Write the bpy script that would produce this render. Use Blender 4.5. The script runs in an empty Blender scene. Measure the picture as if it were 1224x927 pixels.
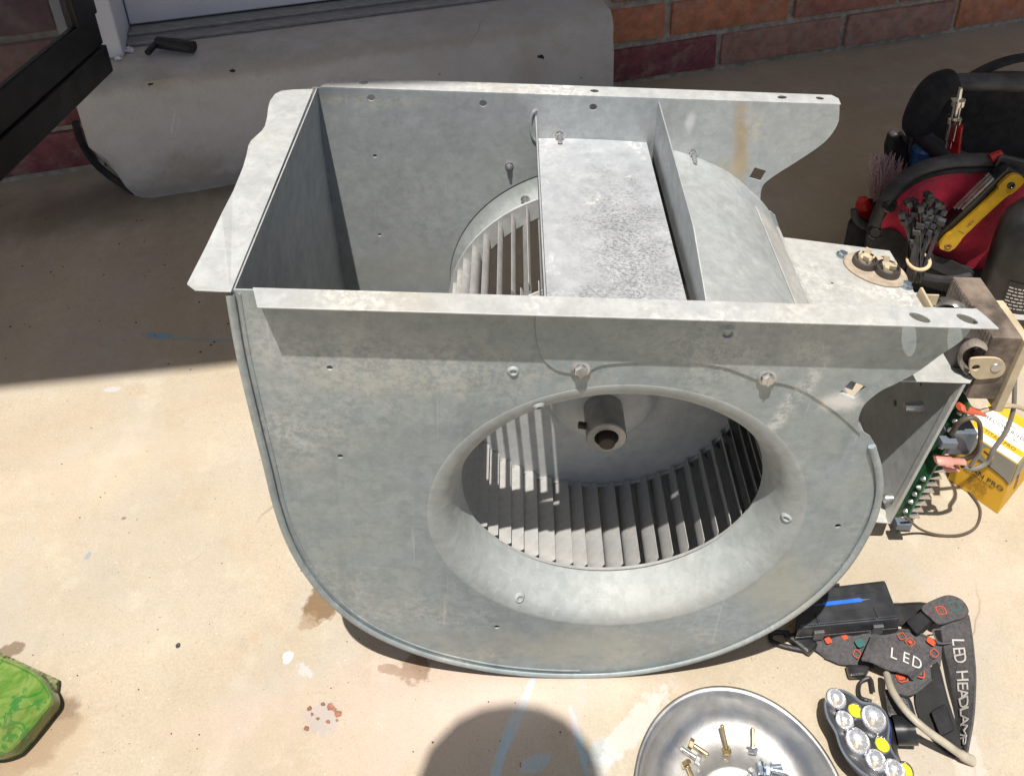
import bpy, bmesh, math, random
from mathutils import Vector, Matrix, noise as mnoise
from mathutils.geometry import delaunay_2d_cdt
random.seed(7)
R = math.radians
scn = bpy.context.scene
COL = scn.collection

# ------------------------------------------------------------------ camera
CAM = Vector((0.0, -0.42, 0.842))
PITCH = 28.76                      # degrees the optical axis points below the horizon
FPX, CX, CY = 1020.6, 612.0, 100.0  # the photo is a crop: its principal point is near the top
right = Vector((1.0, 0.0, -0.019)).normalized()
fwd = Vector((-0.0090, math.cos(R(PITCH)), -math.sin(R(PITCH)))).normalized()
fwd = (fwd - right * fwd.dot(right)).normalized()
up = right.cross(fwd).normalized()
cam = bpy.data.objects.new('camera', bpy.data.cameras.new('camera'))
COL.objects.link(cam)
cam.matrix_world = Matrix((
    (right.x, up.x, -fwd.x, CAM.x), (right.y, up.y, -fwd.y, CAM.y),
    (right.z, up.z, -fwd.z, CAM.z), (0, 0, 0, 1)))
cam.data.sensor_fit = 'HORIZONTAL'
cam.data.sensor_width = 36.0
cam.data.lens = FPX / 1224.0 * 36.0
cam.data.shift_x = 0.0
cam.data.shift_y = -(463.5 - CY) / 1224.0
cam.data.clip_start = 0.02
cam.data.clip_end = 500.0
scn.camera = cam

def _ray(x, y):
    return right * ((x - CX) / FPX) - up * ((y - CY) / FPX) + fwd
def at_z(x, y, z=0.0):
    r = _ray(x, y); return CAM + r * ((z - CAM.z) / r.z)
def at_y(x, y, Y=0.0):
    r = _ray(x, y); return CAM + r * ((Y - CAM.y) / r.y)
def at_x(x, y, X):
    r = _ray(x, y); return CAM + r * ((X - CAM.x) / r.x)

# ------------------------------------------------------------------ light
SUN = Vector((0.055, 0.28, -1.0)).normalized()     # direction the light travels
elev = math.asin(-SUN.z)
azim = math.atan2(-SUN.x, -SUN.y)
world = bpy.data.worlds.new('World'); scn.world = world; world.use_nodes = True
wn = world.node_tree.nodes; wl = world.node_tree.links
sky = wn.new('ShaderNodeTexSky'); sky.sky_type = 'NISHITA'; sky.sun_disc = False
sky.dust_density = 2.5; sky.ozone_density = .4; sky.sun_elevation = elev; sky.sun_rotation = azim
wl.new(sky.outputs[0], wn['Background'].inputs[0])
wn['Background'].inputs[1].default_value = 0.066
sun_d = bpy.data.lights.new('sun', 'SUN'); sun_d.energy = 4.4; sun_d.angle = R(0.55)
sun_d.color = (1.0, 0.955, 0.885)
sun = bpy.data.objects.new('sun', sun_d); COL.objects.link(sun)
sun.location = (-0.5, -2, 6)
sun.rotation_euler = SUN.to_track_quat('-Z', 'Y').to_euler()
scn.view_settings.view_transform = 'Standard'
scn.view_settings.look = 'None'
scn.view_settings.exposure = 0.43
scn.view_settings.gamma = 1.0

# ------------------------------------------------------------------ materials
class NT:
    def __init__(self, name):
        self.m = bpy.data.materials.new(name); self.m.use_nodes = True
        self.n = self.m.node_tree.nodes; self.l = self.m.node_tree.links
        self.b = self.n['Principled BSDF']
        self.co = self.n.new('ShaderNodeTexCoord').outputs['Object']
    def link(self, a, b): self.l.new(a, b)
    def set(self, **k):
        for a, v in k.items():
            i = self.b.inputs[a.replace('_', ' ')]
            if hasattr(v, 'is_linked') or hasattr(v, 'links'): self.l.new(v, i)
            elif isinstance(v, tuple): i.default_value = (*v, 1) if len(v) == 3 and len(i.default_value) == 4 else v
            else: i.default_value = v
    def noise(self, scale, detail=4, rough=.55, co=None, dist=0.0, stretch=None):
        t = self.n.new('ShaderNodeTexNoise')
        c = co or self.co
        if stretch:
            mp = self.n.new('ShaderNodeMapping'); mp.inputs['Scale'].default_value = stretch
            self.l.new(c, mp.inputs[0]); c = mp.outputs[0]
        self.l.new(c, t.inputs['Vector'])
        t.inputs['Scale'].default_value = scale; t.inputs['Detail'].default_value = detail
        t.inputs['Roughness'].default_value = rough; t.inputs['Distortion'].default_value = dist
        return t.outputs['Fac']
    def voro(self, scale, feature='F1', out='Distance', co=None, rnd=1.0):
        t = self.n.new('ShaderNodeTexVoronoi'); t.feature = feature
        self.l.new(co or self.co, t.inputs['Vector']); t.inputs['Scale'].default_value = scale
        t.inputs['Randomness'].default_value = rnd
        return t.outputs[out]
    def warp(self, amt, scale):
        nz = self.n.new('ShaderNodeTexNoise'); self.l.new(self.co, nz.inputs['Vector'])
        nz.inputs['Scale'].default_value = scale; nz.inputs['Detail'].default_value = 4
        ma = self.n.new('ShaderNodeVectorMath'); ma.operation = 'MULTIPLY_ADD'
        self.l.new(nz.outputs['Color'], ma.inputs[0]); ma.inputs[1].default_value = (amt,) * 3; self.l.new(self.co, ma.inputs[2])
        return ma.outputs[0]
    def ramp(self, fac, a, b, to0=0.0, to1=1.0, smooth=True):
        t = self.n.new('ShaderNodeMapRange')
        if smooth: t.interpolation_type = 'SMOOTHSTEP'
        self.l.new(fac, t.inputs[0])
        for i, v in zip((1, 2, 3, 4), (a, b, to0, to1)): t.inputs[i].default_value = v
        return t.outputs[0]
    def math(self, op, a, b=None):
        t = self.n.new('ShaderNodeMath'); t.operation = op
        for i, v in enumerate((a, b)):
            if v is None: continue
            if isinstance(v, (int, float)): t.inputs[i].default_value = v
            else: self.l.new(v, t.inputs[i])
        return t.outputs[0]
    def mix(self, fac, a, b, mode='MIX'):
        t = self.n.new('ShaderNodeMix'); t.data_type = 'RGBA'; t.blend_type = mode
        for i, v in ((0, fac), (6, a), (7, b)):
            if isinstance(v, (int, float)): t.inputs[i].default_value = v
            elif isinstance(v, tuple): t.inputs[i].default_value = (*v, 1)
            else: self.l.new(v, t.inputs[i])
        return t.outputs[2]
    def bump(self, h, dist=.001, strength=.5):
        t = self.n.new('ShaderNodeBump'); t.inputs['Strength'].default_value = strength
        t.inputs['Distance'].default_value = dist
        self.l.new(h, t.inputs['Height']); self.l.new(t.outputs[0], self.b.inputs['Normal'])
    def upright(self):
        sp = self.n.new('ShaderNodeSeparateXYZ'); self.l.new(self.co, sp.inputs[0])
        cb = self.n.new('ShaderNodeCombineXYZ'); self.l.new(sp.outputs[0], cb.inputs[0]); self.l.new(sp.outputs[2], cb.inputs[1])
        self.bco = cb.outputs[0]
    def blob(self, c, rx, ry, ang=0.0, wob=.25, wscale=60.0, soft=.35):
        """0..1 mask of an irregular spot round a point of the object's xy plane"""
        mp = self.n.new('ShaderNodeMapping'); mp.vector_type = 'TEXTURE'
        mp.inputs['Location'].default_value = (c[0], c[1], 0)
        mp.inputs['Rotation'].default_value = (0, 0, ang)
        mp.inputs['Scale'].default_value = (rx, ry, 1)
        self.l.new(getattr(self, 'bco', self.co), mp.inputs[0])
        ln = self.n.new('ShaderNodeVectorMath'); ln.operation = 'LENGTH'
        self.l.new(mp.outputs[0], ln.inputs[0])
        d = self.math('ADD', ln.outputs['Value'], self.math('MULTIPLY', self.math('SUBTRACT', self.noise(wscale, 5, .6), .5), wob * 4))
        return self.ramp(d, 1.0 + soft * .5, 1.0 - soft * .5)

def simple(name, col, rough=.5, metal=0.0, var=.25, scale=40., bump=0.0, bscale=200., stretch=None, **kw):
    t = NT(name)
    f = t.noise(scale, 5, .6, stretch=stretch)
    a = tuple(max(0, c * (1 - var)) for c in col); b = tuple(min(1, c * (1 + var)) for c in col)
    t.set(Base_Color=t.mix(t.ramp(f, .3, .7), a, b), Metallic=metal,
          Roughness=t.ramp(t.noise(scale * 1.7, 4), .3, .7, max(.03, rough - .1), min(1, rough + .1)))
    if bump: t.bump(t.noise(bscale, 3, stretch=stretch), bump, .6)
    for k, v in kw.items(): t.set(**{k: v})
    return t.m

def galv(name, base=(.375, .40, .405), chalk=.3, warm=.2, smudge=0.0, metal=.3, runs=.35, dust=0.0, marks=(), upright=False, rough=0.0):
    """weathered zinc: mottled greys, faint spangle, scratches, white oxide, tan dirt, rubbed dark smears"""
    t = NT(name)
    a = tuple(c * .87 for c in base); b = tuple(c * 1.09 for c in base)
    c = t.mix(t.ramp(t.math('ADD', t.math('MULTIPLY', t.noise(5, 4, .6), .35), t.math('MULTIPLY', t.noise(85, 8, .75), .65)), .36, .64), a, b)
    sp = t.n.new('ShaderNodeTexVoronoi'); t.link(t.warp(.004, 120), sp.inputs['Vector']); sp.inputs['Scale'].default_value = 130
    bw = t.n.new('ShaderNodeRGBToBW'); t.link(sp.outputs['Color'], bw.inputs[0])
    c = t.mix(.22, c, t.mix(bw.outputs[0], (.22, .23, .24), (.74, .75, .76)), 'SOFT_LIGHT')
    # powdery white bloom: broad patches broken up by fine grain
    patch = t.ramp(t.noise(8, 6, .65), .46, .74)
    grain = t.ramp(t.noise(210, 5, .75), .42, .62)
    mk = t.math('MULTIPLY', t.math('MULTIPLY', patch, grain), chalk * 1.9)
    c = t.mix(t.math('MINIMUM', mk, 1.0), c, (.62, .615, .58))
    c = t.mix(t.math('MULTIPLY', t.ramp(t.noise(4.5, 7, .62), .44, .78), warm * 1.2), c, (.47, .42, .33))
    # runs and scratches
    c = t.mix(t.math('MULTIPLY', t.ramp(t.noise(42, 6, .65, stretch=(1, 1, .09)), .58, .72), runs), c, tuple(x * .60 for x in base))
    c = t.mix(t.math('MULTIPLY', t.math('MULTIPLY', t.ramp(t.noise(60, 5, .6, stretch=(1, 1, .07)), .60, .68), t.ramp(t.noise(7, 3), .52, .62)), runs), c, (.66, .66, .64))
    for st in ((1, 1, .02), (.02, 1, 1), (.05, 1, .04)):
        c = t.mix(t.ramp(t.noise(330, 3, .5, stretch=st), .71, .75, 0, .30), c, (.62, .63, .64))
    c = t.mix(t.ramp(t.noise(300, 4, .6), .64, .76, 0, .3), c, tuple(x * .45 for x in base))
    if dust:
        c = t.mix(t.math('MULTIPLY', t.ramp(t.noise(90, 7, .7), .40, .66), dust), c, (.40, .345, .27))
    if upright: t.upright()
    for (p, rx, ry, ang, col, op, gr) in marks:
        m_ = t.math('MULTIPLY', t.blob(p, rx, ry, ang, .5, 70, 1.5), op)
        if gr: m_ = t.math('MULTIPLY', m_, t.ramp(t.noise(gr, 5, .75), .40, .60))
        c = t.mix(m_, c, col)
    if smudge:
        reg = t.math('MAXIMUM', t.blob((.016, -.02), .036, .085, .0, .5, 40, 1.4), t.blob((-.015, -.10), .04, .035, .0, .6, 40, 1.4))
        s1 = t.math('MULTIPLY', reg, t.ramp(t.noise(620, 6, .8, dist=.3, stretch=(.6, 1, 1)), .44, .60))
        c = t.mix(t.math('MULTIPLY', s1, smudge), c, (.13, .135, .15))
        c = t.mix(t.math('MULTIPLY', t.math('MULTIPLY', t.ramp(t.noise(24, 5, .6, dist=1.2), .60, .66), grain), .8), c, (.70, .70, .69))
    t.set(Base_Color=c, Metallic=t.math('MULTIPLY', t.ramp(mk, 0, .8, 1, .25), metal),
          Roughness=t.ramp(t.noise(35, 6), .3, .7, .44 + rough, .68 + rough))
    t.bump(t.math('ADD', t.noise(11, 3), t.math('MULTIPLY', t.noise(260, 4, .7), .10)), .0018, .4)
    return t.m

M = {}
HX = lambda x, y, Y: (lambda p: (p.x + .01, p.z + .2265))(HMI @ at_y(x, y, Y))
HMI = (Matrix.Translation((.069, 0, .2245)) @ Matrix.Rotation(R(3.3), 4, 'Y')).inverted()
nm = [(HX(480, 440, 0), .10, .028, -.05, (.60, .60, .56), .55, 190), (HX(430, 455, 0), .05, .012, 0, (.56, .54, .47), .5, 260), (HX(955, 470, 0), .006, .035, -.3, (.72, .72, .71), .6, 150),
      (HX(930, 500, 0), .004, .02, -.2, (.72, .72, .71), .5, 150), (HX(1005, 478, 0), .012, .008, .3, (.78, .78, .77), .85, 0), (HX(700, 770, 0), .12, .022, .05, (.50, .48, .40), .45, 0),
      (HX(930, 700, 0), .03, .09, .7, (.49, .47, .38), .45, 0), (HX(350, 480, 0), .02, .06, .1, (.52, .55, .58), .4, 120), (HX(690, 400, 0), .15, .02, 0, (.42, .46, .47), .4, 90),
      (HX(1000, 560, 0), .012, .03, -.4, (.30, .35, .45), .25, 120), (HX(310, 400, 0), .016, .03, .0, (.56, .57, .55), .5, 200), (HX(520, 790, 0), .08, .008, .25, (.60, .57, .48), .6, 120)]
fm = [(HX(885, 175, .27), .006, .045, .15, (.42, .31, .17), .75, 0), (HX(900, 150, .27), .010, .02, .3, (.60, .55, .44), .6, 120), (HX(870, 205, .27), .02, .012, .6, (.50, .42, .28), .5, 0),
      (HX(430, 120, .27), .06, .006, 0, (.62, .58, .48), .6, 160), (HX(500, 250, .27), .08, .06, 0, (.55, .57, .58), .4, 120), (HX(480, 320, .27), .08, .025, .2, (.46, .45, .40), .4, 0), (HX(825, 145, .27), .004, .008, 0, (.75, .75, .75), .7, 0)]
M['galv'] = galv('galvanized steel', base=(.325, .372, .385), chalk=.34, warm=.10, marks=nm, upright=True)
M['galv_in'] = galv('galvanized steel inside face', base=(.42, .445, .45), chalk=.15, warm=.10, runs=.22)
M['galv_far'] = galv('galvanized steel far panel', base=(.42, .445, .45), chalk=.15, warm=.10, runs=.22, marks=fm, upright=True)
M['galv_flange'] = galv('galvanized steel with white oxide', base=(.46, .475, .48), chalk=.8, warm=.6, metal=.2, runs=.1)
M['galv_top'] = galv('galvanized steel smeared top', base=(.45, .47, .50), chalk=.35, warm=.25, smudge=.85, runs=.1)
M['galv_plate'] = galv('galvanized steel stained tan', base=(.46, .46, .44), chalk=.5, warm=.75, metal=.2, runs=.1)
M['galv_flare'] = galv('galvanized steel inlet', base=(.35, .375, .37), chalk=.15, warm=.30, metal=.04, runs=.1, rough=.16)
M['wheel'] = galv('dusty wheel steel', base=(.40, .40, .395), chalk=.3, warm=.08, metal=.2, dust=.2)
M['disc'] = galv('wheel disc steel', base=(.50, .515, .51), chalk=.15, warm=.05, metal=.1, dust=.12)
M['hub'] = simple('hub steel', (.40, .39, .37), .5, .6)
M['shaft'] = simple('rusty shaft', (.075, .055, .042), .6, .4, bump=.0006)
M['screw'] = simple('zinc screw', (.52, .52, .52), .32, .85, var=.2)
M['bluezinc'] = simple('blue zinc', (.42, .50, .58), .28, .9, var=.2)
M['brass'] = simple('brass plated steel', (.40, .31, .17), .35, .8, var=.25)
M['rust'] = simple('brown rusted lamination', (.165, .130, .105), .7, .1, var=.55, scale=38, bump=.0006, bscale=300)
M['rust_side'] = simple('brown enamel steel', (.23, .20, .17), .6, .15, var=.35, scale=40, stretch=(1, 1, 6))
M['tan'] = simple('tan fibre board', (.48, .40, .27), .75, var=.15)
M['beige'] = simple('beige phenolic', (.40, .33, .25), .6, var=.2, scale=90)
M['rubber'] = simple('dark brown bakelite', (.055, .045, .042), .45, var=.3)
M['black'] = simple('black plastic', (.018, .018, .02), .42, var=.35, bump=.0004, bscale=500)
M['black_gloss'] = simple('smooth black plastic', (.016, .017, .02), .25, var=.3)
M['black_grey'] = simple('charcoal moulded plastic', (.035, .037, .042), .36, var=.3)
M['fabric'] = simple('black nylon', (.015, .015, .017), .85, var=.4, bump=.0012, bscale=700)
M['webbing'] = simple('black webbing', (.022, .022, .024), .8, var=.4, bump=.001, bscale=600)
M['piping'] = simple('black rubber piping', (.055, .055, .056), .55, var=.4, bump=.0006, bscale=300)
M['red'] = simple('red nylon', (.62, .03, .075), .8, var=.22, bump=.001, bscale=900)
M['red_gloss'] = simple('red plastic', (.5, .02, .02), .25, var=.3)
M['yellow'] = simple('yellow plastic', (.52, .30, .010), .45, var=.15, bump=.0003, bscale=600)
M['boxyellow'] = simple('yellow printed card', (.72, .40, .022), .55, var=.05)
M['boxgrey'] = simple('grey printed card', (.30, .29, .255), .55, var=.05)
M['white'] = simple('white print', (.78, .78, .77), .6, var=.03)
M['ink'] = simple('dark ink', (.05, .045, .04), .6, var=.1)
M['ink_brown'] = simple('brown ink', (.22, .12, .02), .6, var=.1)
M['orange'] = simple('orange ink', (.70, .16, .01), .6, var=.1)
M['pcb'] = simple('green circuit board', (.035, .14, .06), .4, var=.3, scale=150)
M['pink'] = simple('translucent pink insulation', (.58, .26, .21), .4, var=.15, Subsurface_Weight=.2)
M['redins'] = simple('red wire connector', (.52, .10, .05), .4, var=.15)
M['wire_grey'] = simple('grey wire', (.20, .185, .165), .5, var=.2)
M['wire_tan'] = simple('tan wire', (.46, .37, .25), .5, var=.15)
M['wire_brown'] = simple('brown wire', (.10, .075, .055), .5, var=.2)
M['latch'] = simple('grey latch plastic', (.11, .11, .115), .35, var=.2)
M['relay'] = simple('grey blue relay', (.12, .14, .17), .35, var=.15)
M['wood'] = simple('pale wood ring', (.58, .42, .26), .55, var=.15)
M['tie'] = simple('black nylon tie', (.05, .052, .058), .38, var=.4)
M['bristle'] = simple('dusty pink bristle', (.52, .37, .37), .7, var=.3, scale=300)
M['blue'] = simple('blue plastic', (.02, .10, .28), .4, var=.2)
M['blue_print'] = simple('blue print', (.03, .15, .62), .35, var=.15)
M['chrome'] = simple('chrome', (.70, .70, .72), .18, 1.0, var=.1)
M['strap'] = simple('charcoal elastic strap', (.072, .068, .07), .85, var=.25, scale=300, bump=.0008, bscale=900)
M['strap_dark'] = simple('inner black strap', (.02, .02, .02), .9, var=.3, bump=.0008, bscale=900)
M['strap_print'] = simple('orange strap print', (.56, .075, .025), .7, var=.1)
M['strap_dim'] = simple('dim grey print', (.09, .08, .10), .7, var=.1)
M['strap_teal'] = simple('teal strap print', (.03, .12, .11), .7, var=.1)
M['letter'] = simple('pale lettering', (.52, .50, .46), .7, var=.08)
M['led_yellow'] = simple('yellow chip diode', (.78, .74, .02), .45, var=.05)
M['cable_pale'] = simple('pale rubber cable', (.40, .36, .28), .5, var=.2)
M['bluetrim'] = simple('dark blue trim', (.02, .035, .20), .3, var=.2)
M['reflector'] = simple('mirror reflector', (.72, .72, .74), .26, 1.0, var=.25, scale=700)
M['mortar'] = simple('grey mortar', (.43, .385, .31), .9, var=.3, scale=60, bump=.004, bscale=140)
M['doorwhite'] = simple('white painted door', (.70, .71, .76), .45, var=.05, scale=8)
M['sill'] = simple('grey aluminium threshold', (.34, .33, .32), .4, .5, var=.2, stretch=(1, 6, 6))
M['doorblack'] = simple('black painted frame', (.012, .012, .013), .4, var=.3, scale=20)
M['soffit'] = simple('porch board', (.30, .28, .26), .7, var=.1, scale=10)
M['label_black'] = simple('black bottle label', (.02, .02, .02), .35, var=.2)

# brick in three colours, each with a lighter dusting
def brickmat(name, col):
    t = NT(name)
    c = t.mix(t.ramp(t.noise(45, 7, .65), .3, .7), tuple(x * .72 for x in col), tuple(min(1, x * 1.2) for x in col))
    c = t.mix(t.math('MULTIPLY', t.ramp(t.noise(26, 6, .7), .45, .72), .6), c, (.40, .33, .27))
    t.set(Base_Color=c, Roughness=.88)
    t.bump(t.noise(170, 5, .65), .003, .7)
    return t.m
BR = [brickmat('orange brick', (.60, .23, .12)), brickmat('red brick', (.45, .18, .13)),
      brickmat('maroon brick', (.25, .08, .085)), brickmat('brown brick', (.40, .215, .165))]

# concrete slab with every stain and chalk mark where it lies on the ground
def concrete(name, base, marks=(), upright=False):
    t = NT(name)
    if upright: t.upright()
    c = t.mix(t.ramp(t.noise(3.2, 9, .62), .3, .7), tuple(x * .88 for x in base), tuple(min(1, x * 1.1) for x in base))
    c = t.mix(t.math('MULTIPLY', t.ramp(t.noise(7, 6, .6), .40, .80), .35), c, (.56, .49, .41))
    c = t.mix(t.math('MULTIPLY', t.ramp(t.noise(5, 7, .7, dist=.8), .42, .80), .28), c, (.40, .30, .19))
    c = t.mix(t.ramp(t.noise(380, 3, .6), .36, .64, .0, .32), c, tuple(x * .72 for x in base))
    c = t.mix(t.math('MULTIPLY', t.ramp(t.voro(210), .16, .08), t.ramp(t.noise(60, 3), .48, .6)), c, (.24, .18, .12))
    c = t.mix(t.math('MULTIPLY', t.ramp(t.voro(150), .14, .06), t.ramp(t.noise(35, 3), .5, .62)), c, (.62, .57, .48))
    c = t.mix(t.math('MULTIPLY', t.ramp(t.voro(33), .10, .05), t.ramp(t.noise(9, 3), .55, .65)), c, (.13, .10, .075))
    c = t.mix(t.math('MULTIPLY', t.ramp(t.noise(4.3, 8, .66, dist=.5), .46, .70), .42), c, (.42, .40, .38))
    c = t.mix(t.math('MULTIPLY', t.ramp(t.noise(11, 8, .7, dist=.6), .52, .72), .35), c, (.40, .305, .20))
    c = t.mix(t.math('MULTIPLY', t.ramp(t.noise(55, 8, .7), .48, .74), .26), c, tuple(x * .70 for x in base))
    c = t.mix(t.math('MULTIPLY', t.ramp(t.noise(18, 8, .7), .50, .70), .30), c, (.62, .565, .46))
    crk = t.ramp(t.voro(1.6, 'DISTANCE_TO_EDGE', 'Distance', t.warp(.06, 9)), .0022, .0006)
    c = t.mix(t.math('MULTIPLY', t.math('MULTIPLY', crk, t.ramp(t.noise(4, 3), .52, .6)), .5), c, (.20, .15, .10))
    for (p, rx, ry, ang, col, op, wob, wsc) in marks:
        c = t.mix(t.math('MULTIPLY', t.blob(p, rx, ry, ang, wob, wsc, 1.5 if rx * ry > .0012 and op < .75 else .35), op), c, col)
    c = t.mix(t.ramp(t.noise(1100, 3, .6), .58, .70, 0, .55), c, tuple(x * .55 for x in base))
    c = t.mix(t.ramp(t.noise(900, 3, .6), .62, .72, 0, .5), c, (.66, .60, .50))
    t.set(Base_Color=c, Roughness=t.ramp(t.noise(30, 4), .3, .7, .75, .95))
    t.bump(t.math('ADD', t.math('MULTIPLY', t.noise(650, 5, .7), .35), t.noise(40, 5, .6)), .0022, .55)
    return t.m
def gp(x, y): p = at_z(x, y, 0); return (p.x, p.y)
CH = (.33, .52, .64)
marks = [
    (gp(622, 850), .038, .0035, 1.15, CH, .65, .35, 180), (gp(598, 905), .04, .004, 1.25, CH, .7, .35, 180),
    (gp(692, 885), .026, .0035, -1.35, CH, .65, .35, 180), (gp(640, 912), .014, .006, .3, CH, .5, .5, 150),
    (gp(720, 900), .012, .01, .3, CH, .35, .5, 150), (gp(690, 845), .03, .006, 1.3, (.62, .42, .40), .4, .5, 120),
    (gp(755, 870), .05, .010, .75, (.56, .56, .57), .5, .6, 110),
    (gp(190, 401), .022, .006, -.1, (.20, .35, .46), .75, .5, 130), (gp(245, 406), .05, .003, -.08, (.22, .33, .40), .5, .5, 130),
    (gp(344, 785), .0045, .005, 0, (.76, .76, .74), .9, .35, 220), (gp(364, 801), .008, .004, -.6, (.50, .55, .57), .5, .7, 200),
   
    (gp(385, 722), .017, .016, .4, (.19, .12, .062), .95, .45, 70), (gp(368, 742), .010, .008, .6, (.27, .18, .10), .55, .6, 90),
    (gp(497, 796), .014, .014, .2, (.19, .12, .062), .95, .5, 90), (gp(470, 800), .016, .004, -.2, (.22, .14, .08), .8, .6, 90),
    (gp(213, 771), .0022, .0026, .3, (.03, .03, .035), 1, .2, 200), (gp(386, 856), .017, .013, 0, (.36, .33, .32), .75, .5, 160),
    (gp(304, 762), .006, .005, 0, (.46, .29, .15), .3, .9, 200), (gp(105, 664), .003, .004, 0, (.26, .30, .35), .8, .3, 200),
    (gp(148, 619), .0025, .002, 0, (.22, .17, .13), .9, .3, 200),
    (gp(40, 872), .036, .030, .5, (.21, .145, .085), .85, .35, 45), (gp(12, 905), .03, .022, .3, (.24, .165, .10), .8, .35, 60),
    (gp(10, 778), .014, .007, .4, (.16, .11, .07), .8, .4, 90), (gp(46, 905), .045, .024, .6, (.42, .31, .20), .45, .4, 50),
    (gp(1160, 915), .03, .012, 1.5, (.66, .50, .46), .55, .5, 90), (gp(1175, 700), .05, .03, .4, (.60, .47, .40), .25, .6, 40),
    (gp(500, 850), .09, .05, .2, (.60, .45, .40), .35, .7, 25), (gp(120, 560), .10, .04, .3, (.52, .43, .34), .30, .7, 20),
    (gp(640, 830), .10, .02, .1, (.62, .50, .45), .35, .7, 35), (gp(280, 870), .05, .03, .3, (.55, .43, .36), .30, .6, 40),
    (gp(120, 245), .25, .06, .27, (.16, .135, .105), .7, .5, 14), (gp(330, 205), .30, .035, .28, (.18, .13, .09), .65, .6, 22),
    (gp(135, 465), .01, .004, 0, (.5, .52, .56), .6, .4, 200), (gp(940, 268), .03, .003, .0, (.36, .40, .42), .4, .4, 120),
]
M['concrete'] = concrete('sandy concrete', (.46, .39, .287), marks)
M['step'] = concrete('grey concrete step', (.62, .60, .57), [((-.35, .012), .45, .016, 0, (.30, .25, .19), .55, .6, 30), ((-.30, .208), .5, .010, 0, (.36, .30, .23), .5, .7, 30), ((-.55, .05), .06, .03, .3, (.36, .31, .24), .6, .7, 40), ((-.45, .12), .16, .05, 0, (.70, .69, .67), .4, .6, 25), ((-.10, .12), .20, .06, 0, (.70, .69, .67), .4, .6, 25), ((-.56, .135), .0015, .022, -.3, (.75, .74, .72), .6, .3, 90), ((-.553, .13), .001, .015, -.3, (.75, .74, .72), .5, .3, 90), ((.02, .10), .03, .08, .1, (.40, .36, .30), .4, .6, 40)], True)

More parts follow.
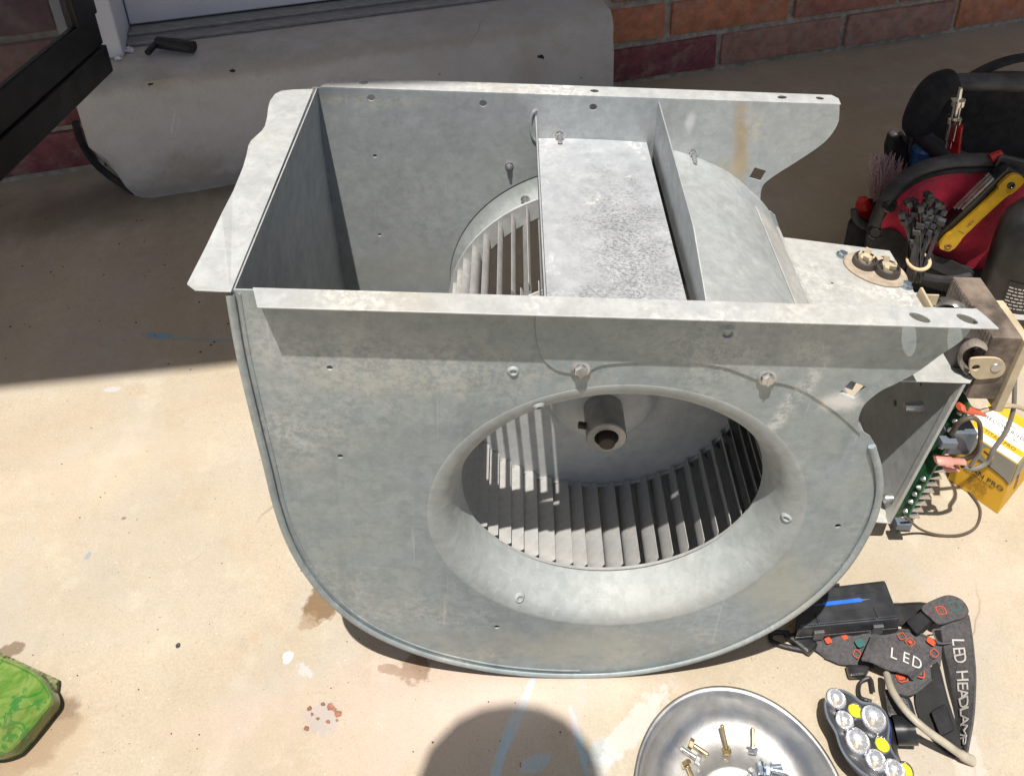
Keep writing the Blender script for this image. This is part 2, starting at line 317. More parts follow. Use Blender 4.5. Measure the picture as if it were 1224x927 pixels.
# ------------------------------------------------------------------ builders
WM = {}                      # world matrix of every root and part
class MB:
    def __init__(self): self.bm = bmesh.new()
    def faces(self, vs, fs):
        v = [self.bm.verts.new(p) for p in vs]
        out = []
        for f in fs:
            try: out.append(self.bm.faces.new([v[i] for i in f]))
            except ValueError: pass
        return v, out
    def box(self, lo, hi, mtx=None, bev=0.0):
        x0, y0, z0 = lo; x1, y1, z1 = hi
        vs = [Vector(p) for p in ((x0, y0, z0), (x1, y0, z0), (x1, y1, z0), (x0, y1, z0), (x0, y0, z1), (x1, y0, z1), (x1, y1, z1), (x0, y1, z1))]
        if mtx: vs = [mtx @ p for p in vs]
        return self.hexa(vs, bev)
    def hexa(self, vs, bev=0.0):
        v, f = self.faces(vs, ((3, 2, 1, 0), (4, 5, 6, 7), (0, 1, 5, 4), (1, 2, 6, 5), (2, 3, 7, 6), (3, 0, 4, 7)))
        if bev:
            es = list({e for x in f for e in x.edges})
            bmesh.ops.bevel(self.bm, geom=es, offset=bev, segments=2, profile=.6, affect='EDGES')
        return self
    def tube(self, pts, r, n=8, cap=True, flat=1.0, upv=None):
        pts = [Vector(p) for p in pts]
        rs = r if isinstance(r, (list, tuple)) else [r] * len(pts)
        rings = []; ref = None
        for i, p in enumerate(pts):
            a = pts[max(0, i - 1)]; b = pts[min(len(pts) - 1, i + 1)]
            t = (b - a).normalized()
            if ref is None:
                ref = Vector(upv) if upv else (Vector((0, 0, 1)) if abs(t.z) < .9 else Vector((1, 0, 0)))
            s = t.cross(ref).normalized(); u = s.cross(t).normalized(); ref = u
            rings.append([self.bm.verts.new(p + s * math.cos(2 * math.pi * k / n) * rs[i] + u * math.sin(2 * math.pi * k / n) * rs[i] * flat) for k in range(n)])
        for a, b in zip(rings, rings[1:]):
            for k in range(n): self.bm.faces.new((a[k], a[(k + 1) % n], b[(k + 1) % n], b[k]))
        if cap:
            self.bm.faces.new(rings[0][::-1]); self.bm.faces.new(rings[-1])
        return self
    def cyl(self, a, b, r, n=16, r2=None): return self.tube([a, b], [r, r if r2 is None else r2], n)
    def lathe(self, prof, n=32, mtx=None, closed=False):
        """profile of (radius, height) turned about local z"""
        rings = []
        for (r, h) in prof:
            ring = []
            for k in range(n):
                a = 2 * math.pi * k / n
                p = Vector((r * math.cos(a), r * math.sin(a), h))
                ring.append(self.bm.verts.new(mtx @ p if mtx else p))
            rings.append(ring)
        pairs = list(zip(rings, rings[1:])) + ([(rings[-1], rings[0])] if closed else [])
        for a, b in pairs:
            for k in range(n): self.bm.faces.new((a[k], a[(k + 1) % n], b[(k + 1) % n], b[k]))
        return self
    def sheet(self, outer, holes, fmap, d0, d1):
        """flat plate with holes: 2-D outline, mapped with fmap(u, v, depth) between two depths"""
        co, ed = [], []
        for loop in [outer] + list(holes):
            s = len(co); co += [Vector(p) for p in loop]; m = len(loop)
            ed += [(s + i, s + (i + 1) % m) for i in range(m)]
        v, e, f, *_ = delaunay_2d_cdt(co, ed, [], 0, 1e-7)
        def inside(q, poly):
            w = False
            for i in range(len(poly)):
                (xa, ya), (xb, yb) = poly[i][:2], poly[i - 1][:2]
                if (ya > q[1]) != (yb > q[1]) and q[0] < (xb - xa) * (q[1] - ya) / (yb - ya) + xa: w = not w
            return w
        def keep(t):
            q = (sum(v[i].x for i in t) / len(t), sum(v[i].y for i in t) / len(t))
            return inside(q, outer) and not any(inside(q, h) for h in holes)
        f = [t for t in f if keep(t)]
        A = [self.bm.verts.new(fmap(p.x, p.y, d0)) for p in v]
        B = [self.bm.verts.new(fmap(p.x, p.y, d1)) for p in v]
        cnt = {}
        for t in f:
            try: self.bm.faces.new([A[i] for i in t]); self.bm.faces.new([B[i] for i in reversed(t)])
            except ValueError: continue
            for i in range(len(t)):
                k = (t[i], t[(i + 1) % len(t)]); cnt[k] = 1
        for (a, b) in list(cnt):
            if (b, a) not in cnt: self.bm.faces.new((A[b], A[a], B[a], B[b]))
        return self
    def loft(self, rows, th=0.0):
        """grid of points; th thickens it along the averaged normal"""
        g = [[Vector(p) for p in r] for r in rows]; nr, nc = len(g), len(g[0])
        def nrm(i, j):
            a = g[min(i + 1, nr - 1)][j] - g[max(i - 1, 0)][j]; b = g[i][min(j + 1, nc - 1)] - g[i][max(j - 1, 0)]
            return a.cross(b).normalized()
        A = [[self.bm.verts.new(g[i][j]) for j in range(nc)] for i in range(nr)]
        layers = [A]
        if th:
            layers.append([[self.bm.verts.new(g[i][j] + nrm(i, j) * th) for j in range(nc)] for i in range(nr)])
        for li, L in enumerate(layers):
            for i in range(nr - 1):
                for j in range(nc - 1):
                    q = (L[i][j], L[i][j + 1], L[i + 1][j + 1], L[i + 1][j])
                    self.bm.faces.new(q if li == 0 else q[::-1])
        if th:
            B = layers[1]
            rim = [(0, j) for j in range(nc)] + [(i, nc - 1) for i in range(1, nr)] + [(nr - 1, j) for j in range(nc - 2, -1, -1)] + [(i, 0) for i in range(nr - 2, 0, -1)]
            for a, b in zip(rim, rim[1:] + rim[:1]):
                self.bm.faces.new((A[b[0]][b[1]], A[a[0]][a[1]], B[a[0]][a[1]], B[b[0]][b[1]]))
        return self
    def build(self, name, mat, parent=None, smooth=False, space='world', bev=0.0, loc=None, ang=40):
        bmesh.ops.recalc_face_normals(self.bm, faces=self.bm.faces)
        me = bpy.data.meshes.new(name); 
        if smooth:
            for f in self.bm.faces: f.smooth = True
            for e in self.bm.edges:
                if len(e.link_faces) == 2 and e.calc_face_angle(0) > R(ang): e.smooth = False
        self.bm.to_mesh(me); self.bm.free()
        me.materials.append(mat if not isinstance(mat, str) else M[mat])
        o = bpy.data.objects.new(name, me); COL.objects.link(o)
        mw = Matrix()
        if parent is not None:
            o.parent = parent; mw = WM[parent.name]
            if space == 'world': me.transform(mw.inverted())
        elif loc is not None:
            me.transform(Matrix.Translation(-Vector(loc))); o.location = loc; mw = Matrix.Translation(loc)
        WM[o.name] = mw
        if bev:
            b = o.modifiers.new('bevel', 'BEVEL'); b.width = bev; b.segments = 2; b.limit_method = 'ANGLE'
        return o

def tag(o, label=None, cat=None, group=None, kind=None):
    if label: o['label'] = label
    if cat: o['category'] = cat
    if group: o['group'] = group
    if kind: o['kind'] = kind
    return o
def empty(name, loc, label, cat, group=None, rot=None):
    o = bpy.data.objects.new(name, None); COL.objects.link(o)
    o.empty_display_size = .02
    mw = Matrix.Translation(loc) @ (rot if rot else Matrix())
    o.matrix_world = mw; WM[o.name] = mw
    return tag(o, label, cat, group)
def cr(pts, k=6, closed=False):
    """Catmull-Rom through the points"""
    P = [Vector(p) for p in pts]; n = len(P); out = []
    for i in range(n if closed else n - 1):
        p0 = P[(i - 1) % n] if closed or i else P[0] * 2 - P[1]
        p1, p2 = P[i], P[(i + 1) % n]
        p3 = P[(i + 2) % n] if closed or i + 2 < n else P[-1] * 2 - P[-2]
        for s in range(k):
            t = s / k
            out.append(.5 * ((2 * p1) + (p2 - p0) * t + (2 * p0 - 5 * p1 + 4 * p2 - p3) * t * t + (3 * p1 - p0 - 3 * p2 + p3) * t ** 3))
    if not closed: out.append(P[-1])
    return out
def circ(c, r, n=20, ry=None, ang=0.0):
    ry = ry or r; ca, sa = math.cos(ang), math.sin(ang)
    return [(c[0] + ca * r * math.cos(a) - sa * ry * math.sin(a), c[1] + sa * r * math.cos(a) + ca * ry * math.sin(a)) for a in (2 * math.pi * i / n for i in range(n))]
def frame(o, x, y):
    """matrix whose x axis runs along x and whose y axis lies nearest to y"""
    x = Vector(x).normalized(); y = Vector(y); z = x.cross(y).normalized(); y = z.cross(x)
    m = Matrix((x, y, z)).transposed().to_4x4(); m.translation = Vector(o); return m
def axis_frame(o, z, x=None):
    z = Vector(z).normalized()
    x = Vector(x) if x else (Vector((0, 0, 1)) if abs(z.z) < .9 else Vector((1, 0, 0)))
    x = (x - z * x.dot(z)).normalized(); y = z.cross(x)
    m = Matrix((x, y, z)).transposed().to_4x4(); m.translation = Vector(o); return m
def text_mesh(s, size, mtx, depth=.0003, align='LEFT', shear=0.0, xs=1.0):
    cu = bpy.data.curves.new('lettering', 'FONT'); cu.body = s; cu.size = size; cu.extrude = depth
    cu.align_x = align; cu.align_y = 'CENTER'; cu.shear = shear; cu.resolution_u = 3
    o = bpy.data.objects.new('lettering', cu); COL.objects.link(o)
    bpy.context.view_layer.update()
    me = bpy.data.meshes.new_from_object(o); COL.objects.unlink(o); bpy.data.objects.remove(o)
    me.transform(mtx @ Matrix.Diagonal((xs, 1, 1, 1)))
    return me
def lettering(items, mat, parent, name='lettering'):
    b = MB()
    for it in items:
        me = text_mesh(*it[0], **it[1]); b.bm.from_mesh(me); bpy.data.meshes.remove(me)
    return b.build(name, mat, parent)
def copy_to(o, parent, mtx=None):
    c = o.copy(); COL.objects.link(c); c.parent = parent
    if mtx is not None: c.matrix_local = mtx
    WM[c.name] = WM[parent.name] if parent else Matrix()
    return c

# ------------------------------------------------------------------ ground
b = MB()
b.faces([(-40, -40, 0), (40, -40, 0), (40, 40, 0), (-40, 40, 0)], [(0, 1, 2, 3)])
tag(b.build('concrete_ground', 'concrete'), 'sandy concrete slab with chalk marks and stains', kind='structure')

# ------------------------------------------------------------------ house
WA = R(15.8); WD = Vector((math.cos(WA), math.sin(WA), 0)); WNV = Vector((math.sin(WA), -math.cos(WA), 0))  # along wall, out of wall
WP = Vector((.185, 1.086, 0))                       # where step meets brick
def wp(t, out, z): return WP + WD * t + WNV * out + Vector((0, 0, z))
def wbox(b, t0, t1, o0, o1, z0, z1, bev=0.0):
    vs = [wp(t0, o1, z0), wp(t1, o1, z0), wp(t1, o0, z0), wp(t0, o0, z0), wp(t0, o1, z1), wp(t1, o1, z1), wp(t1, o0, z1), wp(t0, o0, z1)]
    return b.hexa(vs, bev)
house = empty('brick_house', tuple(wp(0, 0, 0)), 'brick house with a white door behind the concrete step, in the shade of its eave', 'house')
b = MB(); wbox(b, -.040, 4, -.25, -.008, -.05, 2.5); wbox(b, -3, -.955, -.25, -.008, -.05, 2.5)
wbox(b, -.955, -.04, -.30, -.14, 2.05, 2.5)
b.build('wall', 'mortar', house)
brick_meshes = {}
def brick(t0, t1, z0, z1, mi, jig=True):
    b = MB(); wbox(b, t0, t1, -.05, random.uniform(-.001, .004), z0, z1, .005)
    bmesh.ops.subdivide_edges(b.bm, edges=b.bm.edges[:], cuts=1, use_grid_fill=True)
    for v in b.bm.verts:
        n = mnoise.noise_vector(v.co * 55.0); v.co += n * .0030
    b.build('brick', BR[mi], house, smooth=True, ang=50)
course = [  # the courses above the ground to the right of the step: (from, to, colour)
    [(-.004, .228, 2), (.242, .520, 3), (.535, .805, 3), (.82, 1.06, 0), (1.075, 1.3, 1)],
    [(-.006, .108, 0), (.122, .385, 0), (.40, .645, 1), (.66, .90, 1), (.915, 1.16, 0)],
    [(-.004, .235, 3), (.25, .49, 1), (.505, .745, 0), (.76, 1.0, 2), (1.015, 1.25, 1)],
    [(-.006, .115, 1), (.13, .37, 2), (.385, .625, 0), (.64, .88, 1), (.895, 1.13, 3)]]
z = .012
for i, cs in enumerate(course):
    for (t0, t1, mi) in cs: brick(t0, t1, z, z + .072, mi)
    z += .086
z = .012
for i in range(4):
    t = -.965 if i % 2 == 0 else -1.08
    if i % 2: brick(-1.068, -.965, z, z + .072, 2)
    while t > -1.9:
        brick(t - .235, t, z, z + .072, random.choice((1, 2, 3, 1))); t -= .249
    z += .086
b = MB()
ee = lambda x, o, z: Vector((x, -.25 + .12 * (x + .7755) + o, z))
def eb(o0, o1, z0, z1):
    b.hexa([ee(-4, o0, z0), ee(4, o0, z0), wp(4, -.3, z0) if o1 is None else ee(4, o1, z0), wp(-4, -.3, z0) if o1 is None else ee(-4, o1, z0),
            ee(-4, o0, z1), ee(4, o0, z1), wp(4, -.3, z1) if o1 is None else ee(4, o1, z1), wp(-4, -.3, z1) if o1 is None else ee(-4, o1, z1)])
eb(.041, None, 2.2, 2.28); eb(0, .04, 2.1, 2.3)
b.build('eave', 'soffit', house)
# white door, its jamb, the metal threshold on the ledge
b = MB(); wbox(b, -.868, -.07, -.13, -.068, .236, 2.03); b.build('door', 'doorwhite', house, bev=.003)
b = MB(); wbox(b, -.955, -.870, -.2, .03, .222, 2.05); wbox(b, -.068, -.041, -.2, -.012, .222, 2.05)
b.build('door_frame', 'doorwhite', house, bev=.003)
b = MB(); wbox(b, -.869, -.07, -.17, -.006, .2215, .229); wbox(b, -.869, -.07, -.0675, -.035, .2285, .2345)
b.build('threshold', 'sill', house, bev=.002)
# open security door: black rails and stile, tinted pane
hx = -.632
sd_z0 = at_x(140, 80, hx).z
def sdp(y, z, x=0): return Vector((hx + x + (y - .75) * .07, y, z))
def sdbox(b, y0, y1, z0, z1, x0=-.018, x1=.0, bev=.002):
    b.hexa([sdp(y0, z0, x0), sdp(y0, z0, x1), sdp(y1, z0, x1), sdp(y1, z0, x0), sdp(y0, z1, x0), sdp(y0, z1, x1), sdp(y1, z1, x1), sdp(y1, z1, x0)], bev)
sy0 = .29; zb = sd_z0; zt = at_x(108, 24, hx).z
b = MB(); sdbox(b, sy0, .755, zb, zb + (zt - zb) * .47); sdbox(b, sy0, .755, zb + (zt - zb) * .49, zt, -.018, -.004); sdbox(b, .70, .755, zt + .0005, 1.9); sdbox(b, sy0, sy0 + .05, zt + .0005, 1.9)
sd = b.build('security_door', 'doorblack', house)
tg = NT('tinted glass'); tg.set(Base_Color=(.09, .10, .11), Roughness=.06, Alpha=.45)
b = MB(); sdbox(b, sy0 + .0505, .6995, zt + .001, 1.9, -.012, -.008, 0); b.build('pane', tg.m, sd)

# concrete step in front of the door, with a rounded nose and a crumbled left corner
SN = .115   # how far its face stands out from the brick
rows = []
prof = [(SN, -.02), (SN + .003, .02), (SN + .004, .05), (SN + .004, .08), (SN + .003, .11), (SN + .001, .14), (SN - .002, .17), (SN - .006, .195), (SN - .012, .209), (SN - .024, .2175), (SN - .05, .2205), (.0, .221), (-.30, .2215)]
N = 60
for i in range(N + 1):
    row = []
    for k, (o, zz) in enumerate(prof):
        ts = -.945 + max(0, .15 - zz) * .36 + .012 * mnoise.noise(Vector((zz * 45, 1.7, 0))) + .008 * mnoise.noise(Vector((zz * 160, 4.7, 0)))
        t = ts + (-.047 - ts) * i / N
        w = mnoise.noise(Vector((t * 7, k * .6, 3.1))) * .007 + mnoise.noise(Vector((t * 40, k * .9, 1.1))) * .0026 + mnoise.noise(Vector((t * 110, k * 2.1, 6.1))) * .0012
        rnd = max(0, 1 - (t - ts) / .03) ** 2 * .016
        row.append(wp(t, o + (w - rnd if k < 11 else 0), zz + (w * .3 if 6 < k < 11 else 0)))
    rows.append(row)
b = MB(); b.loft(rows)
for row in (rows[0], rows[-1]):
    c = [Vector(p) for p in row] + [Vector((row[-1].x, row[-1].y, -.02))]
    vs = [b.bm.verts.new(p) for p in c]; b.bm.faces.new(vs)
tag(b.build('concrete_step', 'step', None, smooth=True), 'grey concrete doorstep with rough face', kind='structure')
# rubber seal strip hanging from the left corner of the step
pts = [at_y(90, 146, .735), at_z(97, 168, .10), at_z(112, 193, .055), at_z(135, 213, .02), at_z(160, 229, .006)]
pts[0].z = min(pts[0].z, .15)
tag(MB().tube(cr(pts, 5), .006, 8).build('rubber_seal', 'black', None, smooth=True, loc=tuple(pts[-1])), 'black rubber seal strip fallen across the left corner of the step', 'seal strip')
# black closer bracket lying on the ledge
p0 = at_z(190, 56, .228); p1 = at_z(232, 62, .228); p2 = at_z(177, 66, .228)
e = empty('door_closer', tuple((p0.x, p0.y, .222)), 'black door closer arm lying on the ledge before the white door', 'door closer')
MB().tube([p0 + Vector((0, 0, .008)), p1 + Vector((0, 0, .008))], .0105, 12).build('closer_body', 'black', e, smooth=True)
MB().tube(cr([p0 + Vector((0, 0, .006)), p0 * .6 + p2 * .4 + Vector((0, 0, .007)), p2 + Vector((0, 0, .004))], 4), .0055, 8).build('arm', 'black', e, smooth=True)
for (x, y, s, col, lab, nm) in ((155, 60, .007, 'white', 'white paint flake at the foot of the door jamb', 'paint_flake'), (141, 70, .005, 'white', 'small white paint flake below the jamb corner', 'paint_flake'), (278, 85, .0035, 'black', 'dark crumb on the edge of the step right of the closer', 'debris_crumb'), (180, 101, .003, 'black', 'dark crumb on the step nose below the closer', 'debris_crumb'), (646, 68, .0045, 'black', 'dark slim crumb on the step face above the blower', 'debris_crumb')):
    p = at_z(x, y, .224) if y < 80 else at_z(x, y, .219)
    if nm == 'debris_crumb' and x > 600: p = at_z(x, y, .222)
    b = MB(); bmesh.ops.create_icosphere(b.bm, subdivisions=2, radius=s)
    for v in b.bm.verts:
        v.co = Vector((v.co.x * 1.3, v.co.y * .8, v.co.z * .5)) + mnoise.noise_vector(v.co * 420 + Vector((x, 0, 0))) * s * .9; v.co += p
    tag(b.build(nm, col, None, loc=tuple(p)), lab, 'debris')

# ------------------------------------------------------------------ blower housing
TILT = R(3.3)
RY = Matrix.Rotation(TILT, 4, 'Y')
AX = Vector((.069, 0, .2245))
HM = Matrix.Translation(AX) @ RY                      # housing frame: origin on the wheel axis at the near panel
base = HM @ Vector((-.01, .135, -.2265))
root = empty('blower_housing', tuple(base), 'large galvanized steel blower housing with round inlet standing on the concrete', 'blower housing', rot=RY)
def hb(b, name, mat, parent=root, **k):
    b.bm.transform(HM); return b.build(name, mat, parent, **k)
XZ = lambda u, v, d: Vector((u, d, v))
left_pts = [(-.2745, .2205), (-.274, .168), (-.271, .111), (-.267, .050), (-.2645, .009), (-.259, -.034), (-.248, -.077), (-.229, -.121), (-.199, -.161), (-.157, -.193), (-.111, -.213), (-.066, -.2235), (-.02, -.2262), (.025, -.2215), (.068, -.2075), (.11, -.183), (.148, -.146), (.176, -.103), (.194, -.056), (.2015, -.005), (.2, .035), (.192, .066), (.1805, .093)]
scroll = [tuple(p.to_2d()) for p in cr([(x, z, 0) for x, z in left_pts], 5)]
horn = [tuple(p.to_2d()) for p in cr([(p[0], p[1], 0) for p in [(.166, .1075), (.1625, .118), (.163, .134), (.171, .148), (.180, .156), (.192, .168), (.203, .184), (.213, .197), (.2165, .207)]], 4)]
outline = [(-.2745, .2235)] + scroll + [(.1755, .1005)] + horn + [(.2165, .2235)]
far_horn = [tuple(p.to_2d()) for p in cr([(p[0], p[1], 0) for p in [(.164, .1), (.161, .126), (.168, .139), (.188, .158), (.207, .177), (.2155, .19), (.2195, .204), (.2185, .214)]], 4)]
far_outline = [(-.2745, .2235)] + scroll + [(.1755, .0985)] + far_horn + [(.2165, .2235)]
RI, RO = .1215, .1462
sq = lambda c, s, a: [(c[0] + s * math.cos(a + i * math.pi / 2), c[1] + s * math.sin(a + i * math.pi / 2)) for i in range(4)]
near_holes = [circ((0, 0), RO, 72), circ((-.212, .155), .0022, 10), circ((-.21, .064), .0022, 10), sq((.151, .149), .0092, .35), circ((.175, -.003), .0024, 10), circ((-.088, -.152), .0024, 10)]
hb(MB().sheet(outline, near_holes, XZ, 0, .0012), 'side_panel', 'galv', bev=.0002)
# overlapping upper sheet whose lower edge shows as a dark seam over the inlet
seam = [tuple(p.to_2d()) for p in cr([(p[0], p[1], 0) for p in [(-.0735, .2215), (-.0725, .195), (-.067, .172), (-.057, .1605), (-.046, .1575), (-.036, .1575), (-.028, .165), (-.012, .1685), (.02, .1715), (.055, .168), (.078, .1585), (.089, .1535), (.099, .1535), (.117, .1465), (.145, .1255), (.1675, .1035)]], 4)]
ov = seam + [(p[0] - .0004, p[1] + .0003) for p in horn[1:-1]] + [(.2158, .207), (.2158, .2225)]
hb(MB().sheet(ov, [circ((-.04, .162), .002, 10), circ((.089, .159), .002, 10), sq((.151, .149), .0092, .35)], XZ, -.0013, -.0003), 'cutoff_panel', 'galv', bev=.0002)
b = MB(); b.sheet(sq((0, 0), .0085, .35)[0:4], [], lambda u, v, d: Vector((.151 + u, .004 + (v + .008) * .5 + d, .149 + v * .5 - .002)), 0, .001); hb(b, 'bent_tab', 'galv_flange')
far_holes = [circ((0, 0), RO, 72), circ((-.22, .2145), .0036, 12), circ((-.116, .2125), .0036, 12), circ((-.013, .2125), .0036, 12), circ((-.219, .15), .002, 10), circ((-.218, .054), .002, 10), sq((.154, .143), .0088, .5)]
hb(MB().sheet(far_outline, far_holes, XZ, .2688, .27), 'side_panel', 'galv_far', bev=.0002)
# bell-mouth inlets, near and far
flare = [(RO + .0006, .001), (RO + .0005, -.0001), (RO, -.0002), (RO - .003, .0002), (RO - .006, .0008), (RO - .009, .0017), (.1340, .0034), (.1306, .0066), (.1276, .0117), (.1247, .0186), (.1226, .0258), (RI, .0325), (RI + .0009, .0334), (.1236, .0262), (.1286, .0122), (.1320, .0080), (.1370, .0042), (RO - .0005, .0022)]
ymat = lambda y, s=1: Matrix.Translation((0, y, 0)) @ Matrix.Rotation(R(-90), 4, 'X') @ Matrix.Diagonal((1, 1, s, 1))
hb(MB().lathe(flare, 96, ymat(0)), 'inlet_flare', 'galv_flare', smooth=True)
hb(MB().lathe(flare, 96, ymat(.2688 + .0012, -1)), 'inlet_flare', 'galv_flare', smooth=True)
# scroll sheet, from the outlet down round the bottom, up over the cutoff
wrap = [(x, z) for x, z in scroll] + [(.175, .105), (.157, .124), (.129, .1475), (.099, .1625), (.072, .1715), (.049, .1755)]
wrap = [tuple(p.to_2d()) for p in cr([(x, z, 0) for x, z in wrap], 2)]
def inset(pts, d):
    out = []
    for i, p in enumerate(pts):
        a = Vector(pts[max(0, i - 1)]); c = Vector(pts[min(len(pts) - 1, i + 1)]); t = (c - a).normalized()
        out.append((p[0] - t.y * d, p[1] + t.x * d))
    return out
wi = inset(wrap, .0045)
wi[0] = (wi[0][0], .2235)
rows = [[Vector((x, .0013 + (.2687 - .0013) * j / 6, z)) for j in range(7)] for x, z in wi]
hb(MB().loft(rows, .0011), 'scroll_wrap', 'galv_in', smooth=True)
# rolled seam along both edges of the scroll
for y in (-.0016, .2718):
    sp = inset(scroll, .0025)
    b = MB()
    prof = [(q0 * .72, q1 * .75) for q0, q1 in ((-.0042, .0), (-.0034, -.0017), (.0, -.0024), (.0032, -.0014), (.0042, .0006), (.0030, .0024), (-.002, .0024))]
    rings = []
    for i, p in enumerate(sp):
        a = Vector(sp[max(0, i - 1)]); c = Vector(sp[min(len(sp) - 1, i + 1)]); t = (c - a).normalized(); n = Vector((-t.y, t.x))
        rings.append([b.bm.verts.new((p[0] - n.x * q[0], y + q[1] * (1 if y < .1 else -1), p[1] - n.y * q[0])) for q in prof])
    for r1, r2 in zip(rings, rings[1:]):
        for k in range(len(prof)): b.bm.faces.new((r1[k], r1[(k + 1) % len(prof)], r2[(k + 1) % len(prof)], r2[k]))
    b.bm.faces.new(rings[0]); b.bm.faces.new(rings[-1])
    hb(b, 'rolled_seam', 'galv', smooth=True, ang=55)
b = MB()   # the second, inner bead of the folded seam along the left edge
sp = inset(scroll, .0085)[:62]
rows = []
b.tube([(x, -.0001, z) for x, z in sp], .0008, 6); hb(b, 'seam_bead', 'galv', smooth=True)
# flanges along the tops of both panels and of the left wall
XY = lambda u, v, d: Vector((u, v, .2235 + d))
slot = lambda c: circ(c, .0065, 14, .0038, -.55)
nf = [(-.2575, .0012), (-.2500, -.0165), (.2225, -.0165), (.2195, -.006), (.2165, .0012)]
hb(MB().sheet(nf, [slot((.1745, -.0085)), slot((.2055, -.0085))], XY, .0, .0013), 'top_flange', 'galv_flange', bev=.0003)
ff = [(-.2665, .2688), (-.2585, .2868), (-.10, .2875), (.05, .287), (.2145, .286), (.219, .2795), (.2175, .2688)]
hb(MB().sheet(ff, [circ((-.228, .279), .0042, 12, .003), circ((-.012, .2785), .0042, 12, .003), circ((.165, .2785), .0048, 12, .003, .3), circ((.201, .279), .0038, 12, .003)], XY, .0, .0013), 'top_flange', 'galv_flange', bev=.0003)
lf = [(-.270, -.004), (-.2925, -.0045), (-.3000, .002), (-.2995, .04), (-.299, .075), (-.2998, .105), (-.3005, .135), (-.3018, .150), (-.3038, .163), (-.3040, .172), (-.3022, .180), (-.2998, .190), (-.2995, .198), (-.3012, .212), (-.3040, .228), (-.3050, .238), (-.3035, .250), (-.2990, .2565), (-.290, .2590), (-.2715, .2630)]
lfz = lambda u, v, d: Vector((u, v, .2243 + d + mnoise.noise(Vector((u * 40, v * 22, 0))) * .0028 * min(1, max(0, (-.272 - u) / .02)) - max(0, (v - .19)) * max(0, -.275 - u) * .6))
lfs = lf
hb(MB().sheet(lfs, [], lfz, .0, .0012), 'top_flange', 'galv_flange', bev=.0003)
# cutoff: flat plate, its up-turned lip and the tall fin
rows = [[Vector((x, .0015 + (.2685 - .0015) * j / 8, z)) for j in range(9)] for x, z in ((-.0625, .1765), (-.05, .1772), (-.03, .1775), (-.005, .1775), (.02, .1768), (.0412, .1758))]
hb(MB().loft(rows, -.0012), 'cutoff_plate', 'galv_top', smooth=True)
hb(MB().hexa([Vector(p) for p in ((-.0645, .001, .170), (-.0632, .001, .170), (-.0632, .268, .170), (-.0645, .268, .170), (-.0668, .001, .208), (-.0655, .001, .208), (-.0655, .268, .2015), (-.0668, .268, .2015))]), 'cutoff_lip', 'galv_in', bev=.0003)
fin = MB(); fin.sheet([(.262, .163), (.2675, .163), (.2675, .2215), (.261, .2222), (.09, .2165), (.035, .199), (.0015, .187), (.0015, .163)], [circ((.238, .204), .0016, 8), circ((.228, .199), .0016, 8), circ((.2, .1925), .0016, 8)], lambda u, v, d: Vector((.0478 + d + (v - .1755) * -.03, u, v)), 0, .0012)
hb(fin, 'cutoff_fin', 'galv_in', bev=.0003)
b = MB(); b.loft([[Vector((.049 + .022 * i / 5, y, .1768 - .0000 - (i / 5) ** 2 * .004)) for y in (.003, .012, .022 - .01 * i / 5)] for i in range(6)], .001); hb(b, 'fin_foot', 'galv_in')
# raised boss pressed into the far panel behind the lip
b = MB(); b.tube(cr([(-.066, .2685, .208), (-.0695, .2683, .203), (-.0705, .2683, .19), (-.068, .2683, .178), (-.063, .2685, .171)], 4), .0015, 8); hb(b, 'pressed_rib', 'galv_in', smooth=True)
# screws
def hexscrew(name, c, d, r=.0042, mat='screw', slot_=True, stub=0.0, parent=root):
    """hex washer head at c (housing frame), facing direction d"""
    m = axis_frame(c, d)
    b = MB(); b.lathe([(.0, .0), (r * 1.45, .0), (r * 1.45, .0007), (r * 1.0, .0011)], 14, m)
    b.lathe([(r, .0009), (r, .0034), (r * .82, .0042), (.0, .0042)], 6, m)
    if slot_: b.box((-r * .9, -.0006, .0040), (r * .9, .0006, .0046), m)
    if stub: b.lathe([(r * .5, .003), (r * .5, stub), (0, stub + .0006)], 10, m)
    hb(b, name, mat, parent, smooth=True)
hexscrew('screw', (-.04, -.0014, .162), (0, -1, .15), .0046)
hexscrew('screw', (.089, -.0014, .159), (0, -1, .1), .0046)
hexscrew('screw', (-.089, .2687, .144), (0, -1, .1), .0029, stub=.006, slot_=False)
hexscrew('screw', (-.072, .259, .1115), (0, -1, 0), .0032, stub=.010, slot_=False)
hexscrew('screw', (-.0425, .2687, .181), (0, -1, 0), .0044, stub=.012, slot_=False)
hexscrew('screw', (.087, .2687, .1655), (0, -1, 0), .0036, stub=.016, slot_=False)
def collar(c, d, r=.0028, mat='galv'):
    m = axis_frame(c, d)
    b = MB(); b.lathe([(r * 1.9, -.0008), (r * 1.45, .0008), (r * 1.1, .0014), (r * .85, .0010), (r * .8, -.004), (.0, -.004)], 14, m)
    hb(b, 'punched_hole', mat, smooth=True)
collar((-.086, -.0002, .157), (0, -1, 0), .0026)
collar((.055, -.0016, .1995), (0, -1, 0), .0042)
for (a, rr, y) in ((118.6, .1385, .0010), (.5, .1345, .0030), (-121.5, .134, .0032)):
    ca, sa = math.cos(R(a)), math.sin(R(a)); collar((rr * ca, y, rr * sa), (-ca * .5, -1, -sa * .5), .0026, 'galv_flare')
